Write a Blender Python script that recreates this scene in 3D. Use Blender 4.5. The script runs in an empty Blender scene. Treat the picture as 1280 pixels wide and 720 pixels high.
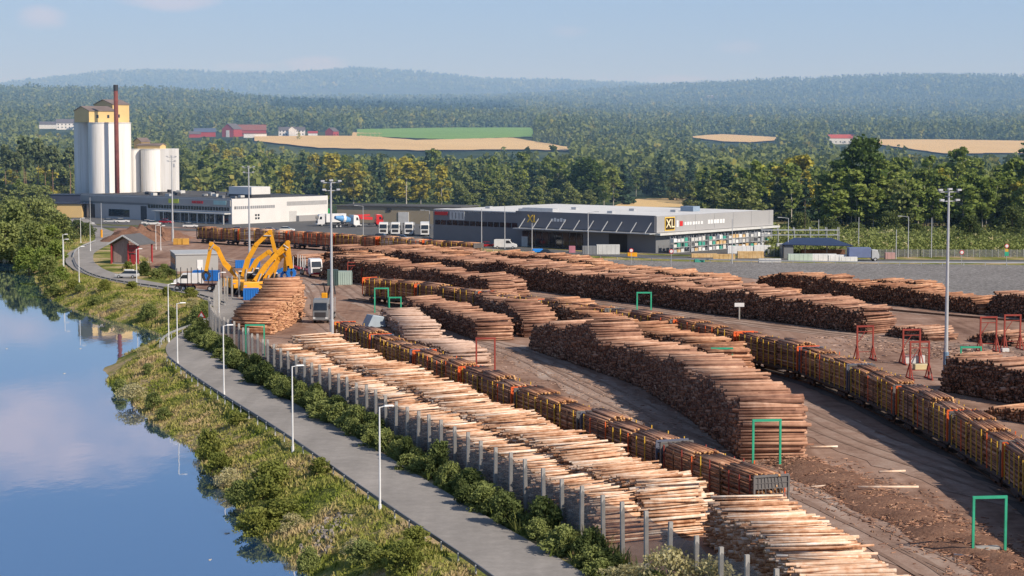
import bpy, math, random
import numpy as np
from mathutils import Vector, Matrix
random.seed(7); RNG = np.random.default_rng(7)
PI = math.pi
FPX, CH, YH = 2488.9, 30.0, 160.0
TH = math.atan((360-YH)/FPX); CT, ST = math.cos(TH), math.sin(TH)
sc = bpy.context.scene
COL = sc.collection

# ---------------------------------------------------------------- survey helpers
def ray(px, py):
    xc, yc = (px-640)/FPX, (360-py)/FPX
    return (xc, CT+yc*ST, -ST+yc*CT)
def G(px, py, z=0.0):
    d = ray(px, py); t = (z-CH)/d[2]
    return (d[0]*t, d[1]*t)
def GT(px, py):
    d = ray(px, py); t = 700.0
    while t < 16000:
        if CH+d[2]*t <= float(hgt(d[0]*t, d[1]*t)): break
        t += 8
    return (d[0]*t, d[1]*t, float(hgt(d[0]*t, d[1]*t)))

# ---------------------------------------------------------------- terrain
ROWS = [
 (900,  None),
 (1400, ([-800,200,700,900,1280,2500],[195,195,196,203,205,205])),
 (1750, ([-800,200,700,800,1280,2500],[167,167,169,179,179,179])),
 (2500, ([-800,0,400,700,900,1280,2500],[140,141,146,153,160,161,160])),
 (3500, ([-800,0,200,260,350,500,640,800,1280,2500],[114,116,117,121,131,138,140,144,147,147])),
 (4500, ([-800,0,350,640,800,1280,2500],[121,121,133,131,132,132,132])),
 (6000, ([-800,0,400,640,780,850,950,1050,1110,1180,1280,1700,2500],[116,118,126,124,115,110,104,101,97,96,99,103,110])),
 (7000, ([-800,400,640,780,950,1110,1280,2500],[118,126,124,118,112,105,107,110])),
 (9000, ([-1200,-300,0,30,100,150,210,270,330,400,440,480,560,600,650,700,780,850,1280,2500],[118,112,108,104,97,92,90,94,95,91,88,90,96,101,103,103,107,112,114,114])),
 (12000,([0,1],[128,128])),
 (16000,([0,1],[150,150])),
]
LAKE = [G(x, y, -3.0) for x, y in [(395,745),(378,715),(345,690),(312,660),(296,635),(262,590),(232,555),(190,528),(165,503),
        (143,488),(131,473),(131,460),(150,448),(172,437),(199,431),(214,421),(169,407),(140,401),(110,392),(75,381),
        (52,364),(42,345),(36,330),(0,322),(-120,318)]] + [(-420,560),(-420,40),(0,40),(-6,110)]
LAKE = np.array(LAKE)
def lake_sd(x, y):
    x = np.asarray(x, float); y = np.asarray(y, float)
    best = np.full(x.shape, 1e9); inside = np.zeros(x.shape, bool)
    n = len(LAKE)
    for i in range(n):
        ax, ay = LAKE[i]; bx, by = LAKE[(i+1) % n]
        dx, dy = bx-ax, by-ay
        t = np.clip(((x-ax)*dx+(y-ay)*dy)/(dx*dx+dy*dy), 0, 1)
        best = np.minimum(best, np.hypot(x-ax-t*dx, y-ay-t*dy))
        c = (ay > y) != (by > y)
        with np.errstate(divide='ignore', invalid='ignore'):
            c &= x < (bx-ax)*(y-ay)/(by-ay+1e-12)+ax
        inside ^= c
    return np.where(inside, -best, best)
def wob(x, y, s, seed=0.0):
    return (np.sin(x/s+seed)*np.cos(y/s*1.3+seed*2)+.6*np.sin(x/s*2.3+y/s*1.7+seed*3)+.4*np.cos(x/s*4.1-y/s*3.7+seed))/2
def hgt(x, y):
    x = np.asarray(x, float); y = np.asarray(y, float)
    x, y = np.broadcast_arrays(x, y)
    yy = np.maximum(y, 1.0); u = 640+FPX*x/yy
    zs = []
    for D, p in ROWS:
        zs.append(np.zeros(x.shape) if p is None else CH-(np.interp(u, p[0], p[1])-YH)*D/FPX)
    Ds = [r[0] for r in ROWS]
    z = np.zeros(x.shape)
    for i in range(len(Ds)-1):
        m = (yy >= Ds[i]) & (yy < Ds[i+1])
        t = (yy-Ds[i])/(Ds[i+1]-Ds[i])
        z = np.where(m, zs[i]*(1-t)+zs[i+1]*t, z)
    z = np.where(yy >= Ds[-1], zs[-1], z)
    z = z+np.where(yy > 1900, wob(x, y, 240)*np.clip((yy-1900)/2500, 0, 1)*7, 0)
    near = yy < 640
    if near.any():
        sd = lake_sd(x, y)+wob(x, y, 3.0, 1.0)*.5
        zl = np.where(sd > 0, -3.05+sd*.42, -3.05+sd*.35)
        zl = np.maximum(np.minimum(zl, 0), -5.5)
        zl = np.where((zl < -.3) & (sd > 0), zl+wob(x, y, 1.7, 2.)*.22*np.clip(sd/3, 0, 1), zl)
        z = np.where(near, zl, z)
    return z

# ---------------------------------------------------------------- materials
def nt(m):
    m.use_nodes = True; t = m.node_tree; t.nodes.clear(); return t
def math_n(t, op, a, b=None, c=None, clamp=False):
    n = t.nodes.new('ShaderNodeMath'); n.operation = op; n.use_clamp = clamp
    for i, v in enumerate((a, b, c)):
        if v is None: continue
        if isinstance(v, (int, float)): n.inputs[i].default_value = v
        else: t.links.new(v, n.inputs[i])
    return n.outputs[0]
def ramp_n(t, fac, cols, pos=None):
    r = t.nodes.new('ShaderNodeValToRGB'); e = r.color_ramp.elements
    while len(e) < len(cols): e.new(.5)
    for i, c in enumerate(cols):
        e[i].position = pos[i] if pos else i/(max(1, len(cols)-1))
        e[i].color = (*c, 1)
    t.links.new(fac, r.inputs[0]); return r.outputs[0]
def noise_n(t, vec, scale, detail=4, rough=.6, dist=0.0):
    n = t.nodes.new('ShaderNodeTexNoise'); n.inputs['Scale'].default_value = scale
    n.inputs['Detail'].default_value = detail; n.inputs['Roughness'].default_value = rough
    n.inputs['Distortion'].default_value = dist
    t.links.new(vec, n.inputs['Vector']); return n.outputs['Fac']
def coords(t, world=True, scl=(1,1,1)):
    if world: g = t.nodes.new('ShaderNodeNewGeometry'); o = g.outputs['Position']
    else: g = t.nodes.new('ShaderNodeTexCoord'); o = g.outputs['Object']
    mp = t.nodes.new('ShaderNodeMapping'); mp.inputs['Scale'].default_value = scl
    t.links.new(o, mp.inputs['Vector']); return mp.outputs[0]
MATS = {}
def mat(name, cols, rough=.85, scale=1.0, scl=(1,1,1), world=False, attr=0.0, objr=0.0, bump=0.0, bscale=None, metal=0.0,
        lo=.3, hi=.7, detail=4, alpha=1.0, trans=0.0, spec=.3, coat=0.0, big=None):
    if name in MATS: return MATS[name]
    m = bpy.data.materials.new(name); t = nt(m); L = t.links
    out = t.nodes.new('ShaderNodeOutputMaterial'); b = t.nodes.new('ShaderNodeBsdfPrincipled')
    b.inputs['Roughness'].default_value = rough; b.inputs['Metallic'].default_value = metal
    b.inputs['Specular IOR Level'].default_value = spec; b.inputs['Coat Weight'].default_value = coat
    v = coords(t, world, scl)
    f = noise_n(t, v, scale, detail)
    f = math_n(t, 'DIVIDE', math_n(t, 'SUBTRACT', f, lo), hi-lo)
    if big:
        g = noise_n(t, v, big, 2)
        g = math_n(t, 'MULTIPLY', math_n(t, 'SUBTRACT', g, .5), 1.8)
        f = math_n(t, 'ADD', f, g)
    w = attr+objr
    if w > 0: f = math_n(t, 'MULTIPLY', f, 1-w)
    if attr > 0:
        a = t.nodes.new('ShaderNodeAttribute'); a.attribute_name = 'rnd'
        f = math_n(t, 'MULTIPLY_ADD', a.outputs['Fac'], attr, f)
    if objr > 0:
        o = t.nodes.new('ShaderNodeObjectInfo')
        f = math_n(t, 'MULTIPLY_ADD', o.outputs['Random'], objr, f)
    f = math_n(t, 'ADD', f, 0, clamp=True)
    c = ramp_n(t, f, cols)
    L.new(c, b.inputs['Base Color'])
    if bump:
        bn = t.nodes.new('ShaderNodeBump'); bn.inputs['Strength'].default_value = 1; bn.inputs['Distance'].default_value = bump
        L.new(noise_n(t, v, bscale or scale*2, 5), bn.inputs['Height']); L.new(bn.outputs[0], b.inputs['Normal'])
    sh = b.outputs[0]
    if trans:
        tr = t.nodes.new('ShaderNodeBsdfTranslucent'); L.new(c, tr.inputs[0])
        mx = t.nodes.new('ShaderNodeMixShader'); mx.inputs[0].default_value = trans
        L.new(sh, mx.inputs[1]); L.new(tr.outputs[0], mx.inputs[2]); sh = mx.outputs[0]
    if alpha < 1:
        tp = t.nodes.new('ShaderNodeBsdfTransparent'); mx = t.nodes.new('ShaderNodeMixShader'); mx.inputs[0].default_value = alpha
        L.new(tp.outputs[0], mx.inputs[1]); L.new(sh, mx.inputs[2]); sh = mx.outputs[0]
    L.new(sh, out.inputs[0]); MATS[name] = m; return m
def paint(name, c, rough=.45, metal=0.0, var=.12):
    d = tuple(x*(1-var) for x in c); e = tuple(min(1, x*(1+var*.5)) for x in c)
    return mat(name, [d, e], rough=rough, scale=.7, metal=metal, spec=.4)

M_bark = mat('pine_bark', [(.075,.036,.026),(.27,.135,.09),(.47,.265,.175),(.72,.48,.345)], scale=1.2, scl=(1,1,1), world=True, attr=.62, bump=.015, bscale=8, lo=.25, hi=.75)
M_barkred = mat('red_bark', [(.085,.038,.024),(.32,.15,.088),(.54,.285,.165),(.76,.49,.32)], scale=1.3, world=True, attr=.6, bump=.015, bscale=8)
M_barkgrey = mat('weathered_bark', [(.11,.065,.048),(.33,.205,.15),(.52,.36,.28),(.68,.51,.42)], scale=1.3, world=True, attr=.6)
M_birch = mat('birch_bark', [(.06,.028,.015),(.40,.19,.10),(.68,.42,.27),(.82,.65,.51),(.93,.88,.81)], scale=1.7, world=True, attr=.62, bump=.01, bscale=9, lo=.28, hi=.72)
M_end = mat('shaded_end_grain', [(.012,.009,.008),(.042,.028,.021),(.11,.07,.048),(.42,.25,.15)], scale=3, world=True, attr=.7)  # sawn ends darkened in colour for the shade on their side
M_endlight = mat('sunlit_yellow_end_grain', [(.16,.07,.035),(.46,.22,.09),(.68,.39,.17),(.82,.56,.30)], scale=3, world=True, attr=.7)  # sunlit ends of the orange stack painted brighter; also yellow ends of train loads
M_endmid = mat('pale_end_grain', [(.10,.05,.03),(.30,.17,.09),(.48,.28,.13),(.60,.38,.18)], scale=3, world=True, attr=.7)
def leafmat(name, cols, attr=.55, objr=.25, trans=.3):
    return mat(name, cols, rough=.7, scale=.35, world=True, attr=attr, objr=objr, trans=trans, spec=.15, lo=.2, hi=.8)
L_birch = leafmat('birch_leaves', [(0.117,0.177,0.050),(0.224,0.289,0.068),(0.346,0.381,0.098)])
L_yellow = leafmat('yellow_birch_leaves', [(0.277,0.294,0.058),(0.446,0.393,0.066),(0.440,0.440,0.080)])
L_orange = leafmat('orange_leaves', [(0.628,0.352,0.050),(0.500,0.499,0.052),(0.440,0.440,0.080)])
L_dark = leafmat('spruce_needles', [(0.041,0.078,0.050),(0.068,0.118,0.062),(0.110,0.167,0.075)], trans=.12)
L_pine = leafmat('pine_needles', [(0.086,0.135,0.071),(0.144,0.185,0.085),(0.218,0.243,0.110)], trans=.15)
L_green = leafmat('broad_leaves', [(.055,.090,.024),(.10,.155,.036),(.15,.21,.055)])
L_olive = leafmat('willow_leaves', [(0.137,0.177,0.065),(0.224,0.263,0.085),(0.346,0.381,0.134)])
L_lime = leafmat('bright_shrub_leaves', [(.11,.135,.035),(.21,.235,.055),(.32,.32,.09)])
L_hedge = leafmat('hedge_leaves', [(0.061,0.093,0.036),(0.114,0.149,0.049),(0.194,0.227,0.076)])
L_dry = leafmat('dry_shrub_leaves', [(0.352,0.314,0.158),(0.499,0.446,0.224),(0.440,0.440,0.323)])
M_trunk = mat('tree_bark', [(.06,.05,.04),(.13,.105,.08)], scale=2, rough=.95)
M_btrunk = mat('birch_trunk', [(.16,.14,.12),(.5,.47,.42),(.6,.57,.52)], scale=2.5, rough=.9)
M_ptrunk = mat('pine_trunk', [(.16,.09,.06),(.34,.22,.15)], scale=2, rough=.9)
M_silo = mat('silo_concrete', [(.66,.64,.60),(.78,.765,.73),(.83,.815,.79),(.85,.84,.82)], scale=1.0, scl=(1.6,1.6,.06), rough=.75, big=.3)
M_conc = mat('concrete', [(.30,.285,.265),(.42,.40,.375)], scale=1.5, bump=.01)
M_steel = paint('galvanised_steel', (.52,.53,.54), .45, .3)
M_white = paint('white_paint', (.78,.78,.77))
M_offw = paint('off_white_panel', (.60,.60,.58), .6)
M_black = paint('black_rubber', (.025,.025,.027), .8)
M_dark = paint('dark_steel', (.045,.045,.05), .6)
M_glass = mat('window_glass', [(.015,.02,.028),(.03,.04,.05)], rough=.08, scale=.5, spec=.8)
M_green = paint('green_steel', (.035,.40,.23), .6, 0, .3)
M_red = paint('rusty_red_steel', (.30,.05,.035), .75, 0, .3)
M_orange = paint('orange_red_steel', (.75,.13,.03), .6)
M_yellow = paint('yellow_steel', (.66,.40,.04), .55)
M_blue = paint('blue_steel', (.02,.17,.55), .5)
M_exc = paint('excavator_yellow', (.80,.36,.015), .45)
M_mesh = mat('grey_mesh', [(.2,.2,.2),(.3,.3,.3)], alpha=.85)
M_net = mat('grey_netting', [(.16,.165,.17),(.26,.265,.27)], rough=.9, scale=.8, alpha=.55)

# ---------------------------------------------------------------- mesh building
class MB:
    def __init__(s): s.v = []; s.f = []; s.m = []
    def add(s, vs, fs, mi=0):
        k = len(s.v); s.v += [tuple(p) for p in vs]
        for f in fs: s.f.append([i+k for i in f]); s.m.append(mi)
        return s
    def box(s, c, d, rz=0, mi=0, taper=1.0, tx=None):
        cx, cy, cz = c; a, b, h = d[0]/2, d[1]/2, d[2]/2; co, si = math.cos(rz), math.sin(rz)
        vs = []
        for z in (-h, h):
            k = taper if z > 0 else 1; kx = (tx if tx is not None else k) if z > 0 else 1
            for x, y in ((-a,-b),(a,-b),(a,b),(-a,b)):
                x *= kx; y *= k
                vs.append((cx+x*co-y*si, cy+x*si+y*co, cz+z))
        return s.add(vs, [(0,3,2,1),(4,5,6,7),(0,1,5,4),(1,2,6,5),(2,3,7,6),(3,0,4,7)], mi)
    def cyl(s, p0, p1, r0, r1=None, n=8, mi=0, caps=True):
        r1 = r0 if r1 is None else r1
        p0, p1 = Vector(p0), Vector(p1); d = (p1-p0).normalized()
        a = d.orthogonal().normalized(); b = d.cross(a)
        vs = []
        for p, r in ((p0, r0), (p1, r1)):
            for i in range(n):
                t = 2*PI*i/n; vs.append(p+a*(r*math.cos(t))+b*(r*math.sin(t)))
        fs = [(i, (i+1) % n, n+(i+1) % n, n+i) for i in range(n)]
        if caps: fs += [tuple(range(n))[::-1], tuple(range(n, 2*n))]
        return s.add(vs, fs, mi)
    def prism(s, poly, y0, y1, mi=0):           # polygon in x,z extruded along y
        n = len(poly)
        vs = [(x, y0, z) for x, z in poly]+[(x, y1, z) for x, z in poly]
        fs = [(i, (i+1) % n, n+(i+1) % n, n+i) for i in range(n)]+[tuple(range(n))[::-1], tuple(range(n, 2*n))]
        return s.add(vs, fs, mi)
    def bar(s, p0, p1, w, h=None, mi=0):         # square bar between two points
        h = h or w; p0, p1 = Vector(p0), Vector(p1); d = (p1-p0).normalized()
        up = Vector((0,0,1)) if abs(d.z) < .95 else Vector((1,0,0))
        a = d.cross(up).normalized()*(w/2); b = a.cross(d).normalized()*(h/2)
        vs = [p+q for p in (p0, p1) for q in (-a-b, a-b, a+b, -a+b)]
        return s.add(vs, [(0,1,2,3),(7,6,5,4),(0,4,5,1),(1,5,6,2),(2,6,7,3),(3,7,4,0)], mi)
    def mesh(s, name, mats):
        me = bpy.data.meshes.new(name); me.from_pydata(s.v, [], s.f)
        for m in (mats if isinstance(mats, (list, tuple)) else [mats]): me.materials.append(m)
        me.polygons.foreach_set('material_index', s.m); me.update(); return me
    def build(s, name, mats, parent=None, loc=(0,0,0), rz=0, bevel=0, smooth=False):
        return put(name, s.mesh(name, mats), parent, loc, rz, bevel, smooth)
def put(name, me, parent=None, loc=(0,0,0), rz=0, bevel=0, smooth=False):
    o = bpy.data.objects.new(name, me); COL.objects.link(o); o.location = loc; o.rotation_euler = (0,0,rz)
    if parent: o.parent = parent
    if bevel:
        b = o.modifiers.new('bevel', 'BEVEL'); b.width = bevel; b.segments = 2; b.limit_method = 'ANGLE'
    if smooth: me.polygons.foreach_set('use_smooth', [True]*len(me.polygons))
    return o
def tag(o, label=None, cat=None, group=None, kind=None):
    if label: o['label'] = label
    if cat: o['category'] = cat
    if group: o['group'] = group
    if kind: o['kind'] = kind
    return o
def thing(name, label, cat, loc=(0,0,0), rz=0, group=None):
    o = bpy.data.objects.new(name, None); COL.objects.link(o); o.empty_display_size = .5
    o.location = loc; o.rotation_euler = (0,0,rz); return tag(o, label, cat, group)
def copy_tree(o, parent=None):
    c = o.copy(); COL.objects.link(c)
    if parent: c.parent = parent
    for ch in [x for x in KIDS.get(o.name, [])]: copy_tree(ch, c)
    return c
KIDS = {}
def index_kids():
    KIDS.clear()
    for x in COL.objects:
        if x.parent: KIDS.setdefault(x.parent.name, []).append(x)
ORD = ['nearest','second','third','fourth','fifth','sixth','seventh','eighth','ninth','tenth','eleventh','twelfth','thirteenth',
       'fourteenth','fifteenth','sixteenth','seventeenth','eighteenth','nineteenth','twentieth']
def np_mesh(name, V, loops, starts, totals, mats, mi=None, rnd=None):
    me = bpy.data.meshes.new(name)
    me.vertices.add(len(V)); me.vertices.foreach_set('co', np.ascontiguousarray(V, dtype=np.float32).ravel())
    me.loops.add(len(loops)); me.loops.foreach_set('vertex_index', np.ascontiguousarray(loops, dtype=np.int32))
    me.polygons.add(len(starts)); me.polygons.foreach_set('loop_start', np.ascontiguousarray(starts, dtype=np.int32))
    me.polygons.foreach_set('loop_total', np.ascontiguousarray(totals, dtype=np.int32))
    for m in (mats if isinstance(mats, (list, tuple)) else [mats]): me.materials.append(m)
    if mi is not None: me.polygons.foreach_set('material_index', np.ascontiguousarray(mi, dtype=np.int32))
    if rnd is not None:
        a = me.attributes.new('rnd', 'FLOAT', 'FACE'); a.data.foreach_set('value', np.ascontiguousarray(rnd, dtype=np.float32))
    me.update(calc_edges=True); me.validate(); return me
def quads_mesh(name, C, U, Wd, mats, rnd, mi=None):
    """one quad per centre C with half-axes U and Wd"""
    n = len(C); V = np.stack([C-U-Wd, C+U-Wd, C+U+Wd, C-U+Wd], 1).reshape(-1, 3)
    return np_mesh(name, V, np.arange(4*n), np.arange(n)*4, np.full(n, 4), mats, mi, rnd)
def rand_axes(n, size, rng=RNG, aspect=1.0, flat=0.0):
    a = rng.normal(size=(n, 3)); a[:, 2] *= (1-flat); a /= np.linalg.norm(a, axis=1)[:, None]
    b = rng.normal(size=(n, 3)); b -= (a*b).sum(1)[:, None]*a; b /= np.linalg.norm(b, axis=1)[:, None]
    s = np.asarray(size).reshape(-1, 1)
    return a*s*.5, b*s*.5*aspect
def logs_mesh(name, P0, P1, R, rnd, mats, n=6):
    N = len(P0); D = P1-P0; D /= np.linalg.norm(D, axis=1)[:, None]
    up = np.tile([0, 0, 1.0], (N, 1)); A = np.cross(D, up); A /= np.linalg.norm(A, axis=1)[:, None]; B = np.cross(A, D)
    ph = RNG.random(N)*6.28; tp = RNG.uniform(.78, 1.0, N); fl = RNG.random(N) < .5
    r0 = np.where(fl, R*tp, R); r1 = np.where(fl, R, R*tp)
    rings = []
    for P, r in ((P0, r0), (P1, r1)):
        for i in range(n):
            t = ph+2*PI*i/n
            rings.append(P+A*(r*np.cos(t))[:, None]+B*(r*np.sin(t))[:, None])
    V = np.stack(rings, 1).reshape(-1, 3)
    tl = []; tt = []
    for i in range(n): tl += [i, n+i, n+(i+1) % n, (i+1) % n]; tt.append(4)
    tl += list(range(n)); tt.append(n); tl += list(range(n, 2*n))[::-1]; tt.append(n)
    tl = np.array(tl); tt = np.array(tt)
    loops = (tl[None, :]+np.arange(N)[:, None]*2*n).ravel()
    totals = np.tile(tt, N); starts = np.concatenate([[0], np.cumsum(totals)[:-1]])
    mi = np.tile([0]*n+[1, 1], N); fr = np.repeat(rnd, n+2)
    fr = np.clip(fr+RNG.normal(0, .07, len(fr))*np.tile([1]*n+[2.2, 2.2], N), 0, 1)
    return np_mesh(name, V, loops, starts, totals, mats, mi, fr)
class Curve2:
    def __init__(s, pts):
        s.p = np.array(pts, float); d = np.diff(s.p, axis=0); s.l = np.hypot(d[:, 0], d[:, 1])
        s.s = np.concatenate([[0], np.cumsum(s.l)]); s.L = s.s[-1]
        # smooth resample
        q = np.linspace(0, s.L, max(8, int(s.L/3))); x = np.interp(q, s.s, s.p[:, 0]); y = np.interp(q, s.s, s.p[:, 1])
        for _ in range(6 if len(pts) > 2 else 0):
            x[1:-1] = (x[:-2]+2*x[1:-1]+x[2:])/4; y[1:-1] = (y[:-2]+2*y[1:-1]+y[2:])/4
        s.x, s.y = x, y; d = np.hypot(np.diff(x), np.diff(y)); s.q = np.concatenate([[0], np.cumsum(d)]); s.L = s.q[-1]
    def at(s, t):
        x = np.interp(t, s.q, s.x); y = np.interp(t, s.q, s.y)
        e = 1.0; x2 = np.interp(np.minimum(t+e, s.L), s.q, s.x); y2 = np.interp(np.minimum(t+e, s.L), s.q, s.y)
        x1 = np.interp(np.maximum(t-e, 0), s.q, s.x); y1 = np.interp(np.maximum(t-e, 0), s.q, s.y)
        dx, dy = x2-x1, y2-y1; n = np.hypot(dx, dy)+1e-9
        return x, y, dx/n, dy/n
# ---------------------------------------------------------------- ground, water, roads
def build_ground():
    us = np.concatenate([np.arange(-2600, -300, 120), np.arange(-300, 1600, 11), np.arange(1600, 4000, 120)])
    Ds = [8.0, 30, 60, 90]
    while Ds[-1] < 560: Ds.append(Ds[-1]+max(1.1, Ds[-1]*.006))
    while Ds[-1] < 16000: Ds.append(Ds[-1]*1.022)
    Ds = np.array(Ds)
    U, D = np.meshgrid(us, Ds); X = (U-640)/FPX*D; Z = hgt(X, D)
    V = np.stack([X, D, Z], -1).reshape(-1, 3); nu, nd = len(us), len(Ds)
    i, j = np.meshgrid(np.arange(nu-1), np.arange(nd-1)); a = (j*nu+i).ravel()
    loops = np.stack([a, a+1, a+nu+1, a+nu], 1).ravel(); n = len(a)
    me = np_mesh('ground', V, loops, np.arange(n)*4, np.full(n, 4), M_ground)
    me.polygons.foreach_set('use_smooth', [True]*n)
    tag(put('ground', me), kind='structure')
def ground_mat():
    m = bpy.data.materials.new('grassy_ground'); t = nt(m); L = t.links
    out = t.nodes.new('ShaderNodeOutputMaterial'); b = t.nodes.new('ShaderNodeBsdfPrincipled'); b.inputs['Roughness'].default_value = .95
    b.inputs['Specular IOR Level'].default_value = .1
    v = coords(t); g = t.nodes.new('ShaderNodeNewGeometry'); sp = t.nodes.new('ShaderNodeSeparateXYZ'); L.new(g.outputs['Position'], sp.inputs[0])
    f = noise_n(t, v, .11, 3); f2 = noise_n(t, v, 1.4, 5)
    f = math_n(t, 'ADD', math_n(t, 'MULTIPLY', math_n(t, 'SUBTRACT', f, .5), 3.2), math_n(t, 'MULTIPLY', f2, .95), clamp=True)
    near = ramp_n(t, f, [(.07,.085,.022),(.16,.19,.04),(.27,.25,.08),(.44,.33,.18),(.50,.38,.22)])
    f3 = noise_n(t, v, .012, 6); far = ramp_n(t, f3, [(.02,.036,.018),(.045,.07,.028),(.16,.18,.06)], [.3,.5,.75])
    k = math_n(t, 'DIVIDE', math_n(t, 'SUBTRACT', sp.outputs[1], 560), 120, clamp=True)
    mx = t.nodes.new('ShaderNodeMix'); mx.data_type = 'RGBA'; L.new(k, mx.inputs[0]); L.new(near, mx.inputs[6]); L.new(far, mx.inputs[7])
    L.new(mx.outputs[2], b.inputs['Base Color'])
    bn = t.nodes.new('ShaderNodeBump'); bn.inputs['Distance'].default_value = .25; L.new(noise_n(t, v, 1.8, 6), bn.inputs['Height']); L.new(bn.outputs[0], b.inputs['Normal'])
    L.new(b.outputs[0], out.inputs[0]); return m
M_ground = ground_mat()
def dirt_mat(name, cols, scales=(.05,.5,6), w=(1.6,.9,.35), bump=.04, streak=None, rough=.95):
    m = bpy.data.materials.new(name); t = nt(m); L = t.links
    out = t.nodes.new('ShaderNodeOutputMaterial'); b = t.nodes.new('ShaderNodeBsdfPrincipled'); b.inputs['Roughness'].default_value = rough
    b.inputs['Specular IOR Level'].default_value = .15
    v = coords(t); acc = None
    for s, k in zip(scales, w):
        n = math_n(t, 'MULTIPLY', math_n(t, 'SUBTRACT', noise_n(t, v, s, 5, .65), .5), k)
        acc = n if acc is None else math_n(t, 'ADD', acc, n)
    if streak:                     # wheel tracks worn along the lanes
        mp = t.nodes.new('ShaderNodeMapping'); mp.inputs['Rotation'].default_value = (0, 0, math.radians(streak)); mp.inputs['Scale'].default_value = (.9,.018,1)
        L.new(v, mp.inputs[0]); n = math_n(t, 'MULTIPLY', math_n(t, 'SUBTRACT', noise_n(t, mp.outputs[0], .5, 2, .5, .6), .5), .8)
        acc = math_n(t, 'ADD', acc, n)
    c = ramp_n(t, math_n(t, 'ADD', acc, .5, clamp=True), cols); L.new(c, b.inputs['Base Color'])
    bn = t.nodes.new('ShaderNodeBump'); bn.inputs['Distance'].default_value = bump; L.new(noise_n(t, v, 3.5, 6), bn.inputs['Height']); L.new(bn.outputs[0], b.inputs['Normal'])
    L.new(b.outputs[0], out.inputs[0]); return m
M_yard = dirt_mat('bark_strewn_dirt', [(.12,.065,.045),(.25,.15,.108),(.36,.235,.178),(.46,.33,.265)], streak=-20)
M_lane = dirt_mat('packed_gravel_lane', [(.19,.12,.088),(.31,.205,.158),(.385,.28,.225),(.49,.405,.345)], scales=(.09,.6,4), w=(1.5,1.0,.6), streak=-17, bump=.03)
M_asph = dirt_mat('worn_asphalt', [(.23,.215,.20),(.30,.28,.262),(.40,.37,.345)], scales=(.08,.9,5), w=(1.3,.9,.6), bump=.006, streak=-18)
M_asph2 = dirt_mat('grey_asphalt', [(.10,.10,.10),(.16,.158,.155)], scales=(.03,.4,5), bump=.006)
M_gravel = dirt_mat('crushed_stone', [(.10,.093,.09),(.24,.225,.215),(.46,.44,.42)], scales=(.06,.9,2.2), w=(.5,1.5,1.8), bump=.25)
M_rail = paint('rusty_rail', (.13,.075,.05), .5, .4)
M_ball = dirt_mat('track_ballast', [(.06,.045,.038),(.13,.10,.085),(.19,.15,.125)], scales=(.1,1.5,6))
M_bankgrass = mat('bank_grass', [(.09,.11,.025),(.21,.26,.045),(.36,.35,.10),(.52,.40,.21),(.62,.47,.29)], scale=.22, world=True, attr=.35, trans=.3, rough=.8, spec=.1, lo=.28, hi=.72, detail=3)
M_field = dirt_mat('stubble_field', [(.56,.38,.16),(.72,.51,.24),(.80,.60,.32)], scales=(.01,.05,.4), w=(.8,.5,.2), bump=.02)
M_gfield = dirt_mat('green_field', [(.14,.27,.05),(.20,.36,.08),(.26,.42,.11)], scales=(.01,.05,.4), w=(.8,.5,.2), bump=.02)

def sheet(name, pts, z, m, kind='structure'):
    import bmesh
    bm = bmesh.new(); f = bm.faces.new([bm.verts.new((p[0], p[1], z)) for p in pts])
    if f.normal.z < 0: f.normal_flip()
    bmesh.ops.triangulate(bm, faces=[f]); bm.normal_update()
    for q in bm.faces:
        if q.normal.z < 0: q.normal_flip()
    me = bpy.data.meshes.new(name); bm.to_mesh(me); bm.free(); me.materials.append(m)
    return tag(put(name, me), kind=kind)
def strip(name, pts, w, z, m, ragged=0.0):
    c = Curve2(pts); t = np.linspace(0, c.L, max(6, int(c.L/2.5))); x, y, dx, dy = c.at(t)
    wl = w/2+(RNG.normal(0, ragged, len(t)) if ragged else 0); wr = w/2+(RNG.normal(0, ragged, len(t)) if ragged else 0)
    A = np.stack([x-dy*wl, y+dx*wl, np.full(len(t), z)], 1); B = np.stack([x+dy*wr, y-dx*wr, np.full(len(t), z)], 1)
    V = np.concatenate([A, B]); n = len(t); i = np.arange(n-1)
    loops = np.stack([i+n, i+n+1, i+1, i], 1).ravel()
    me = np_mesh(name, V, loops, np.arange(n-1)*4, np.full(n-1, 4), m)
    return tag(put(name, me), kind='structure')
build_ground()

def water():
    m = bpy.data.materials.new('lake_water'); t = nt(m); L = t.links
    out = t.nodes.new('ShaderNodeOutputMaterial'); gl = t.nodes.new('ShaderNodeBsdfGlossy'); gl.inputs['Roughness'].default_value = .02
    gl.inputs['Color'].default_value = (.88,.92,.98,1)
    df = t.nodes.new('ShaderNodeBsdfDiffuse'); df.inputs['Color'].default_value = (.01,.05,.14,1)
    v = coords(t, scl=(1,.5,1)); bn = t.nodes.new('ShaderNodeBump'); bn.inputs['Distance'].default_value = .010; bn.inputs['Strength'].default_value = .6
    L.new(noise_n(t, v, .6, 3), bn.inputs['Height']); L.new(bn.outputs[0], gl.inputs['Normal'])
    lw = t.nodes.new('ShaderNodeFresnel'); lw.inputs['IOR'].default_value = 1.55
    f = math_n(t, 'ADD', math_n(t, 'MULTIPLY', lw.outputs[0], .55), .45, clamp=True)
    mx = t.nodes.new('ShaderNodeMixShader'); L.new(f, mx.inputs[0]); L.new(df.outputs[0], mx.inputs[1]); L.new(gl.outputs[0], mx.inputs[2])
    L.new(mx.outputs[0], out.inputs[0]); return m
sheet('lake', [(-420,40),(10,40),(10,200),(-30,330),(-60,480),(-110,600),(-420,600)], -3.0, water())

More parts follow.
